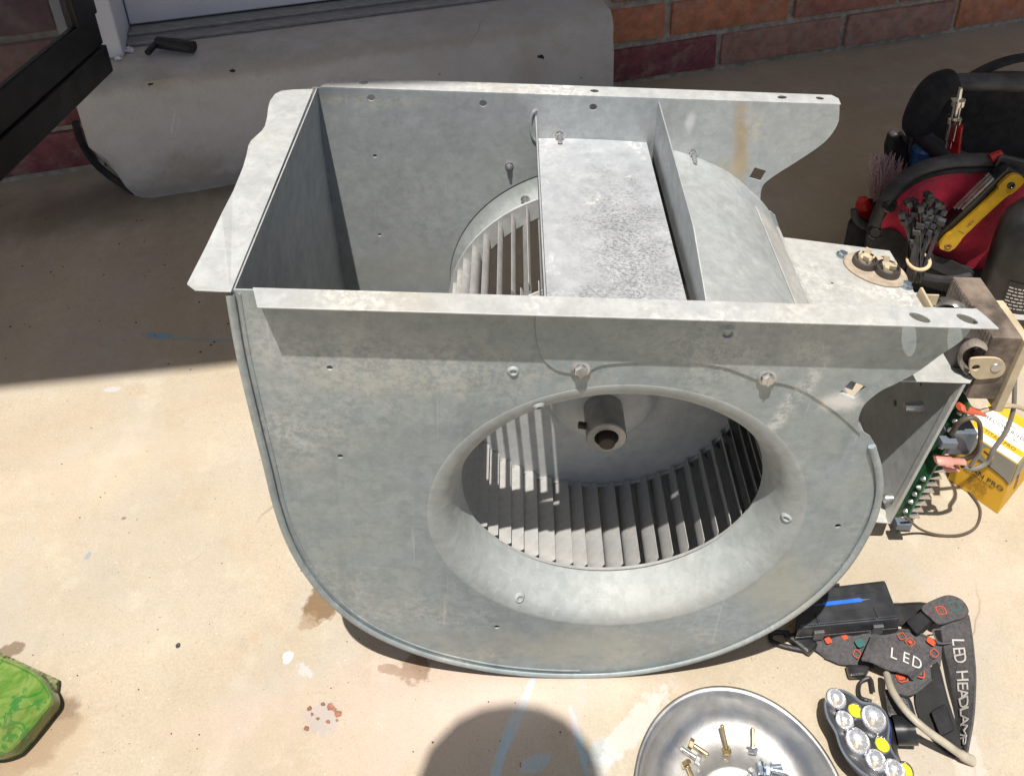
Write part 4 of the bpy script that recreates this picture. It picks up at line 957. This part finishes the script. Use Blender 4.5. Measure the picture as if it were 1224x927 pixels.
def print_shape(px_, py_, z_, s, ang, mat='strap_print', hole=True):
    p = at_z(px_, py_, z_); o_ = [(s * 1.2 * math.copysign(abs(math.cos(t)) ** .45, math.cos(t)), s * math.copysign(abs(math.sin(t)) ** .45, math.sin(t))) for t in (2 * math.pi * (k + .5) / 16 for k in range(16))]
    m = Matrix.Translation(p) @ Matrix.Rotation(ang, 4, 'Z') @ Matrix.Scale(.72, 4)
    MB().sheet(o_, [[(u * .82, v * .82) for u, v in o_]] if hole else [], lambda u, v, d: m @ Vector((u, v, d)), 0, .0003).build('strap_print', mat, hl)
print_shape(1125, 729, .0268, .0052, .1); print_shape(1141, 724, .0268, .0056, .1, 'strap_teal'); print_shape(1125, 729, .0268, .0025, .1)
print_shape(1149, 745, .0215, .0042, .1); print_shape(1149, 745, .0215, .0022, .1)
print_shape(1127, 760, .0185, .0095, .05, 'strap_dim')
for (x, y, z_, s, a, m_, h) in ((1113, 766, .0150, .0042, -.8, 'strap_print', False), (1088, 767, .0115, .0045, .5, 'strap_print', True), (1088, 767, .0115, .0020, .5, 'strap_print', False), (1078, 760, .0115, .0040, .3, 'strap_print', True),
                                (1096, 800, .0178, .0048, -.4, 'strap_print', False), (1077, 808, .0158, .0036, .2, 'strap_print', False), (1097, 802, .0178, .0066, -.4, 'strap_print', True), (1078, 809, .0158, .0055, .2, 'strap_print', True),
                                (990, 765, .0120, .0035, .3, 'strap_print', False), (1010, 761, .0130, .0030, .4, 'strap_print', False), (1028, 768, .0140, .0048, .3, 'strap_teal', False), (1024, 781, .0110, .0040, .8, 'strap_print', True), (1117, 780, .0140, .0042, .6, 'strap_print', True)):
    print_shape(x, y, z_, s, a, m_, h)
MB().tube(cr([at_z(1060, 806, .020), at_z(1066, 824, .030), at_z(1082, 848, .034), at_z(1105, 870, .032), at_z(1130, 888, .022), at_z(1150, 902, .010), at_z(1163, 909, .004)], 6), [.0032] * 30 + [.0040] * 7, 10).build('cable', 'cable_pale', hl, smooth=True)
MB().tube(cr([at_z(1042, 838, .008), at_z(1028, 832, .006), at_z(1028, 816, .006), at_z(1040, 810, .008), at_z(1044, 826, .008)], 5), .0016, 8).build('wire_loop', 'black', hl, smooth=True)
MB().tube(cr([at_z(944, 756, .006), at_z(924, 756, .004), at_z(922, 765, .003), at_z(936, 771, .004), at_z(960, 776, .005)], 5), .0022, 8).build('wire_loop', 'black', hl, smooth=True)
MB().hexa([at_z(x, y, .002) for x, y in ((934, 760), (962, 757), (980, 772), (968, 786))] + [at_z(x, y, .012) for x, y in ((936, 756), (962, 753), (978, 768), (966, 780))], .003).build('cable_clip', 'black', hl)
MB().hexa([at_z(x, y, .002) for x, y in ((1010, 797), (1040, 800), (1034, 812), (1014, 812))] + [at_z(x, y, .012) for x, y in ((1012, 793), (1040, 794), (1034, 806), (1016, 808))], .002).build('cable_clip', 'black', hl)

# ------------------------------------------------------------------ steel parts dish with fixings in it
pc = Vector((.1635, -.1065, 0))
ss = NT('brushed stainless'); f_ = ss.noise(60, 5, .6)
ss.set(Base_Color=ss.mix(ss.ramp(f_, .3, .7), (.40, .395, .385), (.52, .51, .50)), Metallic=1.0, Roughness=ss.ramp(ss.noise(25, 6), .3, .7, .36, .52))
ss.bump(ss.noise(500, 3), .0003, .3)
pr = [(0, .0022), (.030, .0022), (.0325, .0036), (.035, .0038), (.038, .0026), (.052, .0026), (.062, .0046), (.070, .011), (.0765, .020), (.0795, .0265), (.0822, .0280), (.0838, .0268), (.0836, .0245), (.0806, .0225), (.0765, .016), (.070, .008), (.060, .0022), (.050, .0008), (0, .0008)]
tag(MB().lathe(pr, 96, Matrix.Translation(pc)).build('parts_dish', ss.m, None, smooth=True, loc=tuple(pc), ang=80), 'round stainless steel dish holding loose fixings on the concrete', 'dish')
PZ = .0030
def bolt(p, d, ln, r, mat, label, washer=False, rl=None):
    p = Vector(p); d = Vector(d).normalized(); m = axis_frame(p, d)
    root_ = empty('bolt', (p.x, p.y, PZ), label, 'bolt', 'loose fixings in the steel dish')
    b = MB(); b.lathe([(0, -.004), (r * 1.85, -.004), (r * 2.0, -.0034), (r * 2.0, -.0004), (0, -.0004)], 6, m); b.build('head', mat, root_)
    if washer: MB().lathe([(r * 1.05, 0), (r * 2.7, 0), (r * 2.7, .0009), (r * 1.05, .0009)], 20, m, closed=True).build('washer', mat, root_, smooth=True, ang=30)
    prof = []; h = 0
    while h < ln:
        prof += [(r, h), (r * .82, h + .0006)]; h += .0012
    b = MB(); b.lathe(prof + [(r * .5, h), (0, h + .0003)], 10, m); b.build('shank', mat if rl is None else rl, root_, smooth=True, ang=80)
    return root_
bolt(at_z(868, 893, .007), (-.15, .55, .75), .017, .0019, 'brass', 'brass coloured screw standing on its head near the middle of the dish')
bolt(at_z(900, 894, .008), (.15, .8, .35), .014, .0018, 'screw', 'silver washer head bolt with a rusty tip, right of the standing screw', True, 'brass')
bolt(at_z(829, 890, .008), (.75, -.45, -.1), .012, .0020, 'brass', 'short brass coloured bolt at the left of the dish with head up')
bolt(at_z(911, 917, .008), (1, .05, -.02), .016, .0022, 'bluezinc', 'blue zinc bolt with its washer pointing right in the dish', True)
bolt(at_z(921, 919, .0145), (1, -.2, .05), .010, .0020, 'bluezinc', 'second blue zinc bolt resting over the first', True)
bolt(at_z(897, 926, .008), (-.9, -.4, .0), .014, .0022, 'screw', 'dull silver bolt below the blue zinc pair')
bolt(at_z(832, 905, .008), (-.8, .5, .0), .012, .0019, 'screw', 'dull silver screw left in the shadow inside the dish')
bolt(at_z(822, 916, .008), (.3, -.9, .0), .012, .0022, 'brass', 'dark brass bolt at the bottom left of the dish')
bolt(at_z(940, 934, .008), (-.6, -.7, .0), .014, .0022, 'screw', 'silver bolt at the lower right inside the dish', True)
bolt(at_z(862, 938, .008), (.7, -.7, .0), .014, .0022, 'brass', 'brass bolt near the lower edge of the picture in the dish')

# ------------------------------------------------------------------ green plastic tub at the left edge
tg = NT('green translucent plastic')
gcol = tg.mix(tg.ramp(tg.noise(45, 6, .65, dist=1.2), .38, .62), (.085, .19, .028), (.18, .26, .065))
gcol = tg.mix(tg.ramp(tg.noise(30, 4, .6, dist=2.0), .56, .60, 0, .7), gcol, (.012, .15, .03))
gcol = tg.mix(tg.ramp(tg.noise(22, 5), .55, .7, 0, .6), gcol, (.11, .10, .035))
tg.set(Base_Color=gcol, Roughness=.18, Subsurface_Weight=.25, Subsurface_Radius=(.01, .02, .006), Transmission_Weight=.0)
tg.bump(tg.noise(60, 4), .0012, .5)
for st_ in ((.05, 1, 1), (1, .06, 1)):
    gcol = tg.mix(tg.ramp(tg.noise(150, 4, .6, stretch=st_), .66, .72, 0, .5), gcol, (.30, .40, .18))
tg.set(Base_Color=gcol)
gpx = [(-80, 800), (-40, 770), (-4, 782), (22, 792), (46, 806), (60, 824), (62, 838), (52, 852), (36, 872), (20, 890), (8, 899), (-20, 905), (-80, 900)]
def gl_(z_, k, dx=0, dy=0): 
    q = [at_z(x, y, .024) for x, y in gpx]; c = at_z(-10, 840, .024)
    return [Vector((c.x + (p.x - c.x) * k + dx, c.y + (p.y - c.y) * k + dy, z_)) for p in cr([tuple(p) for p in q], 4, True)]
stack([gl_(.0015, .97, .0, .006), gl_(.008, 1.0, .0, .005), gl_(.019, 1.005, 0, .001), gl_(.0235, .995), gl_(.0245, .975), gl_(.0238, .945), gl_(.0212, .925), gl_(.0200, .86)]).build('green_scraper', tg.m, None, smooth=True, loc=tuple(at_z(-10, 840, 0)))
tag(bpy.data.objects['green_scraper'], 'wet green plastic tub lying in a dark puddle at the left edge', 'tub')
bpy.data.objects['green_scraper'].name = 'green_tub'
tg2 = NT('mossy sponge'); tg2.set(Base_Color=tg2.mix(tg2.ramp(tg2.voro(220), .1, .5), (.045, .045, .018), (.20, .21, .10)), Roughness=.85); tg2.bump(tg2.voro(260), .003, .9)
qx = [(-60, 760), (6, 779), (30, 789), (66, 806), (71, 814), (70, 832), (58, 846), (0, 850), (-60, 850)]
q = [at_z(x, y, .008) for x, y in qx]
b = MB(); b.hexa([Vector((p.x, p.y, .001)) for p in (at_z(-60, 850, .008), at_z(66, 838, .008), at_z(70, 810, .008), at_z(-20, 768, .008))] + [Vector((p.x, p.y, .008)) for p in (at_z(-60, 850, .008), at_z(66, 838, .008), at_z(70, 810, .008), at_z(-20, 768, .008))], .003)
tag(b.build('scouring_pad', tg2.m, None, smooth=True, loc=tuple(at_z(20, 820, 0))), 'olive green scouring pad under the green tub', 'scouring pad')
# brick crumbs round a chalky patch, small pebbles
b = MB(); 
for (x, y, s, z_) in ((369, 846, .0022, 0), (373, 853, .0018, 0), (366, 870, .0026, 0), (386, 841, .0018, 0), (394, 844, .0032, 0), (404, 852, .0034, 0), (399, 847, .002, 0), (380, 858, .0016, 0), (392, 862, .0018, 0), (402, 860, .0014, 0)):
    p = at_z(x, y, .001); n0 = len(b.bm.verts)
    bmesh.ops.create_icosphere(b.bm, subdivisions=1, radius=s * .85)
    for v in b.bm.verts[n0:] if False else list(b.bm.verts)[n0:]: v.co = Vector((v.co.x * 1.25, v.co.y, v.co.z * .35)) * (1 + .8 * mnoise.noise(v.co * 500 + Vector((x, y, 0)))) + p
tag(b.build('brick_crumbs', simple('dull brick', (.30, .14, .085), .9, var=.4), None), 'orange brick crumbs scattered round a chalky patch', kind='stuff')
b = MB()
for i in range(110):
    x, y = random.uniform(20, 1210), random.uniform(470, 925); p = at_z(x, y, .0004)
    n0 = len(b.bm.verts); s = random.uniform(.0003, .0007) * (1.6 if random.random() < .08 else 1)
    bmesh.ops.create_icosphere(b.bm, subdivisions=1, radius=s)
    for v in list(b.bm.verts)[n0:]: v.co = Vector((v.co.x * 1.3, v.co.y, v.co.z * .7)) + p
for i in range(60):
    x, y = random.uniform(0, 330), random.uniform(215, 460); p = at_z(x, y, .0006)
    n0 = len(b.bm.verts); s = random.uniform(.0006, .0014)
    bmesh.ops.create_icosphere(b.bm, subdivisions=1, radius=s)
    for v in list(b.bm.verts)[n0:]: v.co = Vector((v.co.x * 1.3, v.co.y, v.co.z * .7)) + p
tag(b.build('grit', simple('brown grit', (.10, .075, .055), .9, var=.5), None), 'dark grit strewn over the concrete', kind='stuff')

# ------------------------------------------------------------------ tool bag
bag = empty('tool_bag', (.66, .58, 0), 'black and red open tool bag with padded handle at the right edge', 'tool bag')
def P(x, y, Y): return at_y(x, y, Y)
FY = .475
# tub: front, left end, back, floor
fl = P(1040, 330, FY); fl = Vector((.455, FY, 0))
b = MB()
b.hexa([Vector(p) for p in ((.452, FY + .004, .001), (.93, FY + .004, .001), (.93, .63, .001), (.530, .63, .001), (.448, FY + .004, .085), (.93, FY + .004, .095), (.93, .63, .110), (.535, .63, .110))], .012)
b.build('bag_body', 'fabric', bag, smooth=True)
arcp = [(1040, 292), (1046, 262), (1056, 240), (1074, 216), (1100, 199), (1130, 191), (1160, 189), (1192, 190), (1230, 200), (1290, 230)]
ap = cr([tuple(P(x, y, FY)) for x, y in arcp], 5)
lo = Vector((ap[0].x, FY, .04)); hi_ = Vector((ap[-1].x, FY, .04))
MB().sheet([(p.x, p.z) for p in ap] + [(hi_.x, .04), (lo.x, .04)], [], lambda u, v, d: Vector((u, FY + d - .012 * math.sin(max(0, min(1, (v - .05) / .18)) * math.pi), v)), 0, .005).build('red_panel', 'red', bag, smooth=True)
MB().tube([p + Vector((0, -.004, 0)) for p in ap], .0088, 10).build('piping', 'piping', bag, smooth=True)
MB().tube([Vector((p.x, FY - .008, p.z - .012)) for p in ap[4:-6]], .0042, 8).build('piping', 'webbing', bag, smooth=True)
b = MB()
for i in range(8, len(ap) - 16, 1):
    p, q = ap[i], ap[i].lerp(ap[i + 1], .55); n_ = Vector((-(ap[i + 1] - ap[i]).z, 0, (ap[i + 1] - ap[i]).x)).normalized()
    b.tube([p - n_ * .0165 + Vector((0, -.013, 0)), q - n_ * .0165 + Vector((0, -.013, 0))], .0007, 5)
b.build('stitching', 'strap_dim', bag)
# lower black band across the red panel
bandp = [tuple(P(x, y, FY - .012)) for x, y in ((1036, 280), (1066, 274), (1088, 290), (1110, 304), (1165, 322), (1240, 345))]
band2 = [tuple(P(x, y, FY - .010)) for x, y in ((1030, 330), (1060, 330), (1086, 336), (1106, 342), (1160, 358), (1240, 380))]
MB().loft([[p, p.lerp(q, .5) + Vector((0, -.004, 0)), q] for p, q in zip(cr(bandp, 4), cr(band2, 4))], .004).build('front_band', 'webbing', bag, smooth=True)
wl_ = [tuple(P(x, y, FY - .028)) for x, y in ((1112, 304), (1138, 312), (1165, 326))]; wl2 = [tuple(P(x, y, FY - .030)) for x, y in ((1108, 318), (1134, 330), (1158, 342))]
MB().loft([[p, q] for p, q in zip(cr(wl_, 4), cr(wl2, 4))], .004).build('webbing_loop', 'webbing', bag, smooth=True)
MB().tube(cr([tuple(P(x, y, FY - .03)) for x, y in ((1085, 322), (1105, 331), (1135, 334), (1160, 330))], 5), .0065, 8).build('webbing_loop', 'webbing', bag, smooth=True)
for (x, y) in ((1063, 245), (1045, 277)):
    MB().lathe([(.0095, 0), (.0095, .003), (.0075, .005), (.0062, .0036), (0, .0034)], 18, axis_frame(P(x, y, FY - .010), (-.1, -1, .3))).build('rivet', 'black_gloss', bag, smooth=True)
# left end pocket and side
lp = [P(1022, 300, .50), P(1020, 262, .50), P(1021, 240, .52), P(1038, 226, .56)]
MB().hexa([Vector(p) for p in ((.440, .50, .002), (.462, .482, .002), (.505, .56, .002), (.485, .56, .002), (.4385, .50, .118), (.468, .482, .110), (.508, .56, .112), (.482, .56, .112))], .006).build('end_pocket', 'fabric', bag, smooth=True)
MB().tube(cr([P(1021, 250, .50), P(1023, 262, .495), P(1033, 270, .49), P(1046, 272, .485)], 4), .005, 8).build('pocket_trim', 'piping', bag, smooth=True)
# back panel higher than the front
bp = [(1070, 240), (1082, 180), (1096, 140), (1120, 110), (1150, 96), (1190, 90), (1240, 92), (1300, 110)]
bpp = cr([tuple(P(x, y, .64)) for x, y in bp], 4)
MB().sheet([(p.x, p.z) for p in bpp] + [(bpp[-1].x, .03), (bpp[0].x, .03)], [], lambda u, v, d: Vector((u, .64 + d, v)), 0, .006).build('back_panel', 'fabric', bag, smooth=True)
MB().tube([p for p in bpp], .006, 8).build('piping', 'piping', bag, smooth=True)
# tubular handle with foam sleeve
hp = cr([tuple(p) for p in (P(1160, 196, .53), P(1132, 184, .54), P(1110, 170, .55), P(1098, 152, .555), P(1104, 130, .56), P(1118, 108, .565), P(1136, 100, .57), P(1165, 98, .57), P(1230, 100, .575), P(1300, 104, .58))], 5)
MB().tube(hp, .0125, 12).build('handle_tube', 'piping', bag, smooth=True)
sl = hp[14:32]
MB().tube(sl, [.0185] + [.0205] * (len(sl) - 2) + [.018], 16).build('foam_sleeve', 'fabric', bag, smooth=True)
MB().tube(cr([tuple(p) for p in (P(1150, 100, .585), P(1172, 86, .59), P(1200, 74, .595), P(1230, 68, .60), P(1280, 66, .60))], 5), .0085, 10, flat=.5).build('carry_strap', 'webbing', bag, smooth=True)
# black clip at the right of the front rim
MB().hexa([P(x, y, FY - .004) for x, y in ((1188, 200), (1236, 214), (1240, 196), (1196, 184))] + [P(x, y, FY - .022) for x, y in ((1188, 200), (1236, 214), (1240, 196), (1196, 184))], .003).build('rim_clip', 'black_grey', bag)
MB().tube([P(1184, 189, FY - .012), P(1198, 184, FY - .012)], .0058, 10).build('red_tag', 'red_gloss', bag, smooth=True)

# things in and on the bag
def tool(name, loc, label, cat): return empty(name, tuple(loc), label, cat)
# folding hex keys
KY = .447
k0, k1 = P(1132, 284, KY), P(1204, 216, KY - .004)
kd = (k1 - k0).normalized(); kf = frame(k0, kd, Vector((-kd.z, 0, kd.x)))
KL = (k1 - k0).length
hk = tool('folding_hex_keys', k0, 'yellow and black folding hex key set hanging on the red bag panel', 'hex keys')
ko = [(-.014, -.004), (-.012, -.010), (-.004, -.0125), (.008, -.0105), (.022, -.0085), (KL - .020, -.0085), (KL - .008, -.0115), (KL + .008, -.0120), (KL + .015, -.007), (KL + .015, .006), (KL + .008, .0115), (KL - .008, .0115), (KL - .018, .0075), (.022, .0080), (.006, .0105), (-.008, .0085), (-.014, .004)]
kos = [tuple(p.to_2d()) for p in cr([(x, y, 0) for x, y in ko], 3, True)]
MB().sheet(kos, [circ((KL, 0), .0032, 12)], lambda u, v, d: kf @ Vector((u, v, d)), .004, .009).build('handle', 'yellow', hk, bev=.0012)
MB().sheet([(u, v) for u, v in ((.020, -.0052), (KL - .022, -.0052), (KL - .022, .0048), (.020, .0048))], [], lambda u, v, d: kf @ Vector((u, v, d)), .009, .0096).build('grip_inlay', 'yellow', hk, bev=.0003)
lettering([(('HEX', .0062, kf @ Matrix.Translation((.030, 0, .0098))), dict(depth=.0001))], 'ink_brown', hk)
MB().lathe([(.0046, 0), (.0046, .002), (.003, .0028), (.002, .0012), (0, .0012)], 14, kf @ Matrix.Translation((KL, 0, .0088))).build('pivot_screw', 'black_gloss', hk, smooth=True)
MB().lathe([(.0046, 0), (.0046, .001), (.003, .0014), (.002, .0002), (0, .0002)], 14, kf @ Matrix.Translation((-.006, -.002, .0090))).build('pivot_screw', 'ink_brown', hk, smooth=True)
b = MB(); b.box((-.012, -.0155, -.014), (KL + .016, .0165, .0035), kf, .003); b.build('tool_body', 'black_gloss', hk)
for i in range(3):
    b = MB(); b.tube([kf @ Vector((KL * .35 + i * .004, .0165, -.010 + i * .005)), kf @ Vector((KL * .95, .0175, -.010 + i * .005))], .0022, 6); b.build('hex_key', 'screw', hk, smooth=True)
# bundle of zip ties through a wooden ring
zt = tool('zip_tie_bundle', P(1098, 312, .43), 'bundle of black zip ties standing in a wooden ring before the red panel', 'zip ties')
rc_ = P(1098, 312, .43)
MB().lathe([(.0130 + .0024 * math.cos(a), .0024 * math.sin(a)) for a in (2 * math.pi * k / 10 for k in range(10))], 28, Matrix.Translation(rc_) @ Matrix.Rotation(.25, 4, 'X') @ Matrix.Rotation(-.2, 4, 'Y'), closed=True).build('ring', 'wood', zt, smooth=True)
heads = [(1085, 240), (1092, 238), (1099, 246), (1107, 240), (1110, 230), (1113, 236), (1120, 240), (1125, 243), (1128, 250), (1118, 246), (1110, 250), (1104, 256), (1112, 258), (1121, 258), (1126, 262), (1116, 266), (1107, 264), (1100, 266), (1093, 252), (1088, 258), (1096, 274), (1104, 272), (1112, 274), (1120, 271), (1098, 281), (1090, 284), (1078, 254), (1081, 262), (1106, 283)]
tie_head = None
for i, (x, y) in enumerate(heads):
    top = P(x, y, .426 + .012 * random.random()); a = random.uniform(0, 6.28)
    bot = rc_ + Vector((.009 * math.cos(a), .007 * math.sin(a), -.03))
    d = (top - bot).normalized(); m = axis_frame(top, d, (random.uniform(-1, 1), random.uniform(-1, 1), .1))
    b = MB(); b.box((-.0046, -.0038, -.0075), (.0046, .0038, .0), m, .0006)
    b.box((-.0022, -.0006, -(top - bot).length), (.0022, .0006, -.0058), m)
    b.build('zip_tie', 'tie', zt)
# wire brush
br = tool('brush', P(1056, 240, .515), 'dusty pink bristled brush standing in the bag corner', 'brush')
b0 = P(1052, 238, .515)
MB().tube([b0 + Vector((.004, .0, -.10)), b0 + Vector((0, 0, .0))], .011, 12).build('handle', 'black', br, smooth=True)
b = MB()
for i in range(230):
    a = random.uniform(0, 6.28); q_ = math.sqrt(random.random())
    s = b0 + Vector((.010 * q_ * math.cos(a), .008 * q_ * math.sin(a), -.004))
    e_ = P(1062, 192 + random.uniform(-6, 16), .515) + Vector((.022 * q_ * math.cos(a), .016 * q_ * math.sin(a), 0)) + Vector((random.gauss(0, .004), random.gauss(0, .003), 0))
    b.tube([s, s.lerp(e_, .55) + Vector((random.gauss(0, .002), 0, 0)), e_], [.0009, .0008, .0005], 3, cap=False)
for i in range(10):
    e_ = P(1044 + random.uniform(-4, 30), 190 + random.uniform(-4, 10), .515); b.tube([b0, e_], [.0008, .0004], 3, cap=False)
tag(b.build('bristles', 'bristle', br), kind='stuff')
# chrome air coupler on a red tool
cq = tool('air_coupler', P(1137, 180, .545), 'chrome hose coupler with red grip standing in the bag behind the foam handle', 'coupler')
c0_, c1_ = P(1133, 176, .525), P(1147, 112, .525); cl_ = (c1_ - c0_).length; m = axis_frame(c0_, c1_ - c0_)
MB().lathe([(.004, 0), (.004, .010), (.006, .012), (.006, cl_ * .46), (.0095, cl_ * .48), (.0095, cl_ * .56), (.006, cl_ * .58), (.006, cl_ * .78), (.0088, cl_ * .80), (.0088, cl_ * .90), (.0035, cl_ * .92), (.0025, cl_ * 1.1), (0, cl_ * 1.1)], 14, m).build('coupler_body', 'chrome', cq, smooth=True, ang=30)
MB().tube([P(1138, 200, .535), P(1144, 150, .535)], .0078, 10).build('grip', 'red_gloss', cq, smooth=True)
# black capped tube left of the handle, blue handle, red crystal grip
e = tool('capped_tube', P(1072, 178, .57), 'dark tube with worn cap behind the brush', 'tube')
MB().tube([P(1072, 214, .57), P(1071, 172, .57), P(1070, 160, .57)], [.0155, .0155, .010], 14).build('barrel', 'black', e, smooth=True)
MB().lathe([(.0085, 0), (.009, .004), (.006, .007), (0, .0075)], 9, Matrix.Translation(P(1070, 161, .57))).build('cap', 'screw', e, smooth=True)
tag(MB().tube([P(1098, 226, .555), P(1103, 178, .555), P(1106, 172, .555)], [.016, .014, .006], 12).build('blue_screwdriver', 'blue', None, smooth=True, loc=tuple(P(1098, 226, .555))), 'blue plastic tool handle under the foam sleeve of the bag', 'tool handle')
tag(MB().tube([P(1036, 280, .52), P(1033, 246, .52), P(1031, 238, .52)], [.012, .0125, .007], 8).build('red_screwdriver', 'red_gloss', None, smooth=False, loc=tuple(P(1036, 270, .52))), 'red faceted tool handle in the left end pocket of the bag', 'tool handle')
tag(MB().tube([P(1081, 216, .50), P(1082, 207, .50)], [.006, .004], 8).build('red_tool_tip', 'red_gloss', None, smooth=True, loc=tuple(P(1081, 216, .50))), 'small red tool tip beside the brush bristles', 'tool')
# black bottle
bt = tool('oil_bottle', (.628, .415, 0), 'black plastic bottle with white printed label at the right edge', 'bottle')
bc = Vector((.632, .415, 0)); 
prf = [(0, .001), (.040, .001), (.043, .004), (.0435, .150), (.0425, .168), (.038, .188), (.028, .203), (.018, .210), (.016, .214), (.016, .232), (0, .232)]
MB().lathe(prf, 40, Matrix.Translation(bc) @ Matrix.Diagonal((1, .8, 1, 1))).build('bottle_body', 'black', bt, smooth=True, ang=50)
def bl(u, z_, off=.0006):      # wrap onto the bottle's front
    a = R(-90) + u / .040; r = .0435 + off; return bc + Vector((r * math.cos(a), r * .8 * math.sin(a), z_))
b = MB(); b.loft([[bl(-.030 + .06 * i / 14, z_) for z_ in (.050, .08, .108)] for i in range(15)], .0003); b.build('label', 'label_black', bt, smooth=True)
b = MB(); b.loft([[bl(-.029 + .06 * i / 14, z_, .0010) for z_ in (.052, .060)] for i in range(15)], .0003); b.build('white_strip', 'white', bt, smooth=True)
b = MB()
for row in range(7):
    z_ = .067 + row * .0052; u = -.028
    while u < .026:
        w = random.uniform(.002, .006); b.faces([bl(u, z_, .0014), bl(u + w, z_, .0014), bl(u + w, z_ + .0021, .0014), bl(u, z_ + .0021, .0014)], [(0, 1, 2, 3)]); u += w + .0012
b.build('label_print', 'letter', bt)
for (u0, z0, w) in ((.004, .150, .02), (.002, .134, .022), (-.008, .119, .03), (-.002, .113, .02)):
    b = MB(); b.loft([[bl(u0 + w * i / 6, z_ + .004 * math.sin(i / 3), .0012) for z_ in (z0, z0 + (.0055 if z0 > .13 else .0022))] for i in range(7)], .0002); b.build('label_print', 'orange' if z0 > .13 else 'letter', bt)

# ------------------------------------------------------------------ the photographer, just behind the camera, whose head shades the concrete
hd = Vector((-.017, -.108, 0)) - SUN * (1.14 / -SUN.z)         # head centre 1.14 m up the sun's path
sk = simple('skin', (.42, .25, .18), .6, var=.1); cloth = simple('navy shirt', (.03, .04, .08), .85, var=.2); trs = simple('grey trousers', (.10, .10, .11), .85, var=.2)
def skinned(name, verts, edges, mat, parent, rootv=0):
    me = bpy.data.meshes.new(name); me.from_pydata([v[:3] for v in verts], edges, []); me.materials.append(mat)
    o = bpy.data.objects.new(name, me); COL.objects.link(o)
    if parent: o.parent = parent; me.transform(WM[parent.name].inverted())
    o.modifiers.new('skin', 'SKIN')
    for i, v in enumerate(verts):
        s = me.skin_vertices[0].data[i]; s.radius = (v[3], v[4] if len(v) > 4 else v[3]); s.use_root = (i == rootv)
    ss_ = o.modifiers.new('sub', 'SUBSURF'); ss_.levels = 2; ss_.render_levels = 2
    WM[o.name] = WM[parent.name] if parent else Matrix()
    return o
pers = empty('person', (hd.x, -1.0, 0), 'person in navy shirt bending over the blower, whose head shadow falls on the concrete', 'person')
h = hd; px0 = h.x
V_ = [(px0, -.98, .84, .15, .13), (px0, -.86, .98, .15, .11), (px0, -.68, 1.06, .17, .11), (px0, -.57, 1.085, .09, .08), (px0, -.50, 1.10, .055, .055), (h.x, h.y + .02, h.z - .02, .098, .105), (h.x, h.y + .075, h.z - .06, .07, .07),
      (px0 + .19, -.63, 1.04, .06), (px0 + .24, -.66, .82, .045), (px0 + .17, -.50, .80, .034), (px0 + .12, -.47, .815, .03),
      (px0 - .19, -.63, 1.04, .06), (px0 - .22, -.68, .82, .045), (px0 - .02, -.53, .79, .034), (px0 + .05, -.475, .81, .03),
      (px0 + .11, -.96, .78, .095), (px0 + .13, -.90, .46, .065), (px0 + .13, -.97, .09, .045), (px0 + .14, -.86, .04, .045, .035),
      (px0 - .11, -.96, .78, .095), (px0 - .13, -.90, .46, .065), (px0 - .13, -.97, .09, .045), (px0 - .14, -.86, .04, .045, .035)]
E_ = [(0, 1), (1, 2), (2, 3), (3, 4), (4, 5), (5, 6), (2, 7), (7, 8), (8, 9), (9, 10), (2, 11), (11, 12), (12, 13), (13, 14), (0, 15), (15, 16), (16, 17), (17, 18), (0, 19), (19, 20), (20, 21), (21, 22)]
skinned('body', V_, E_, cloth, pers)
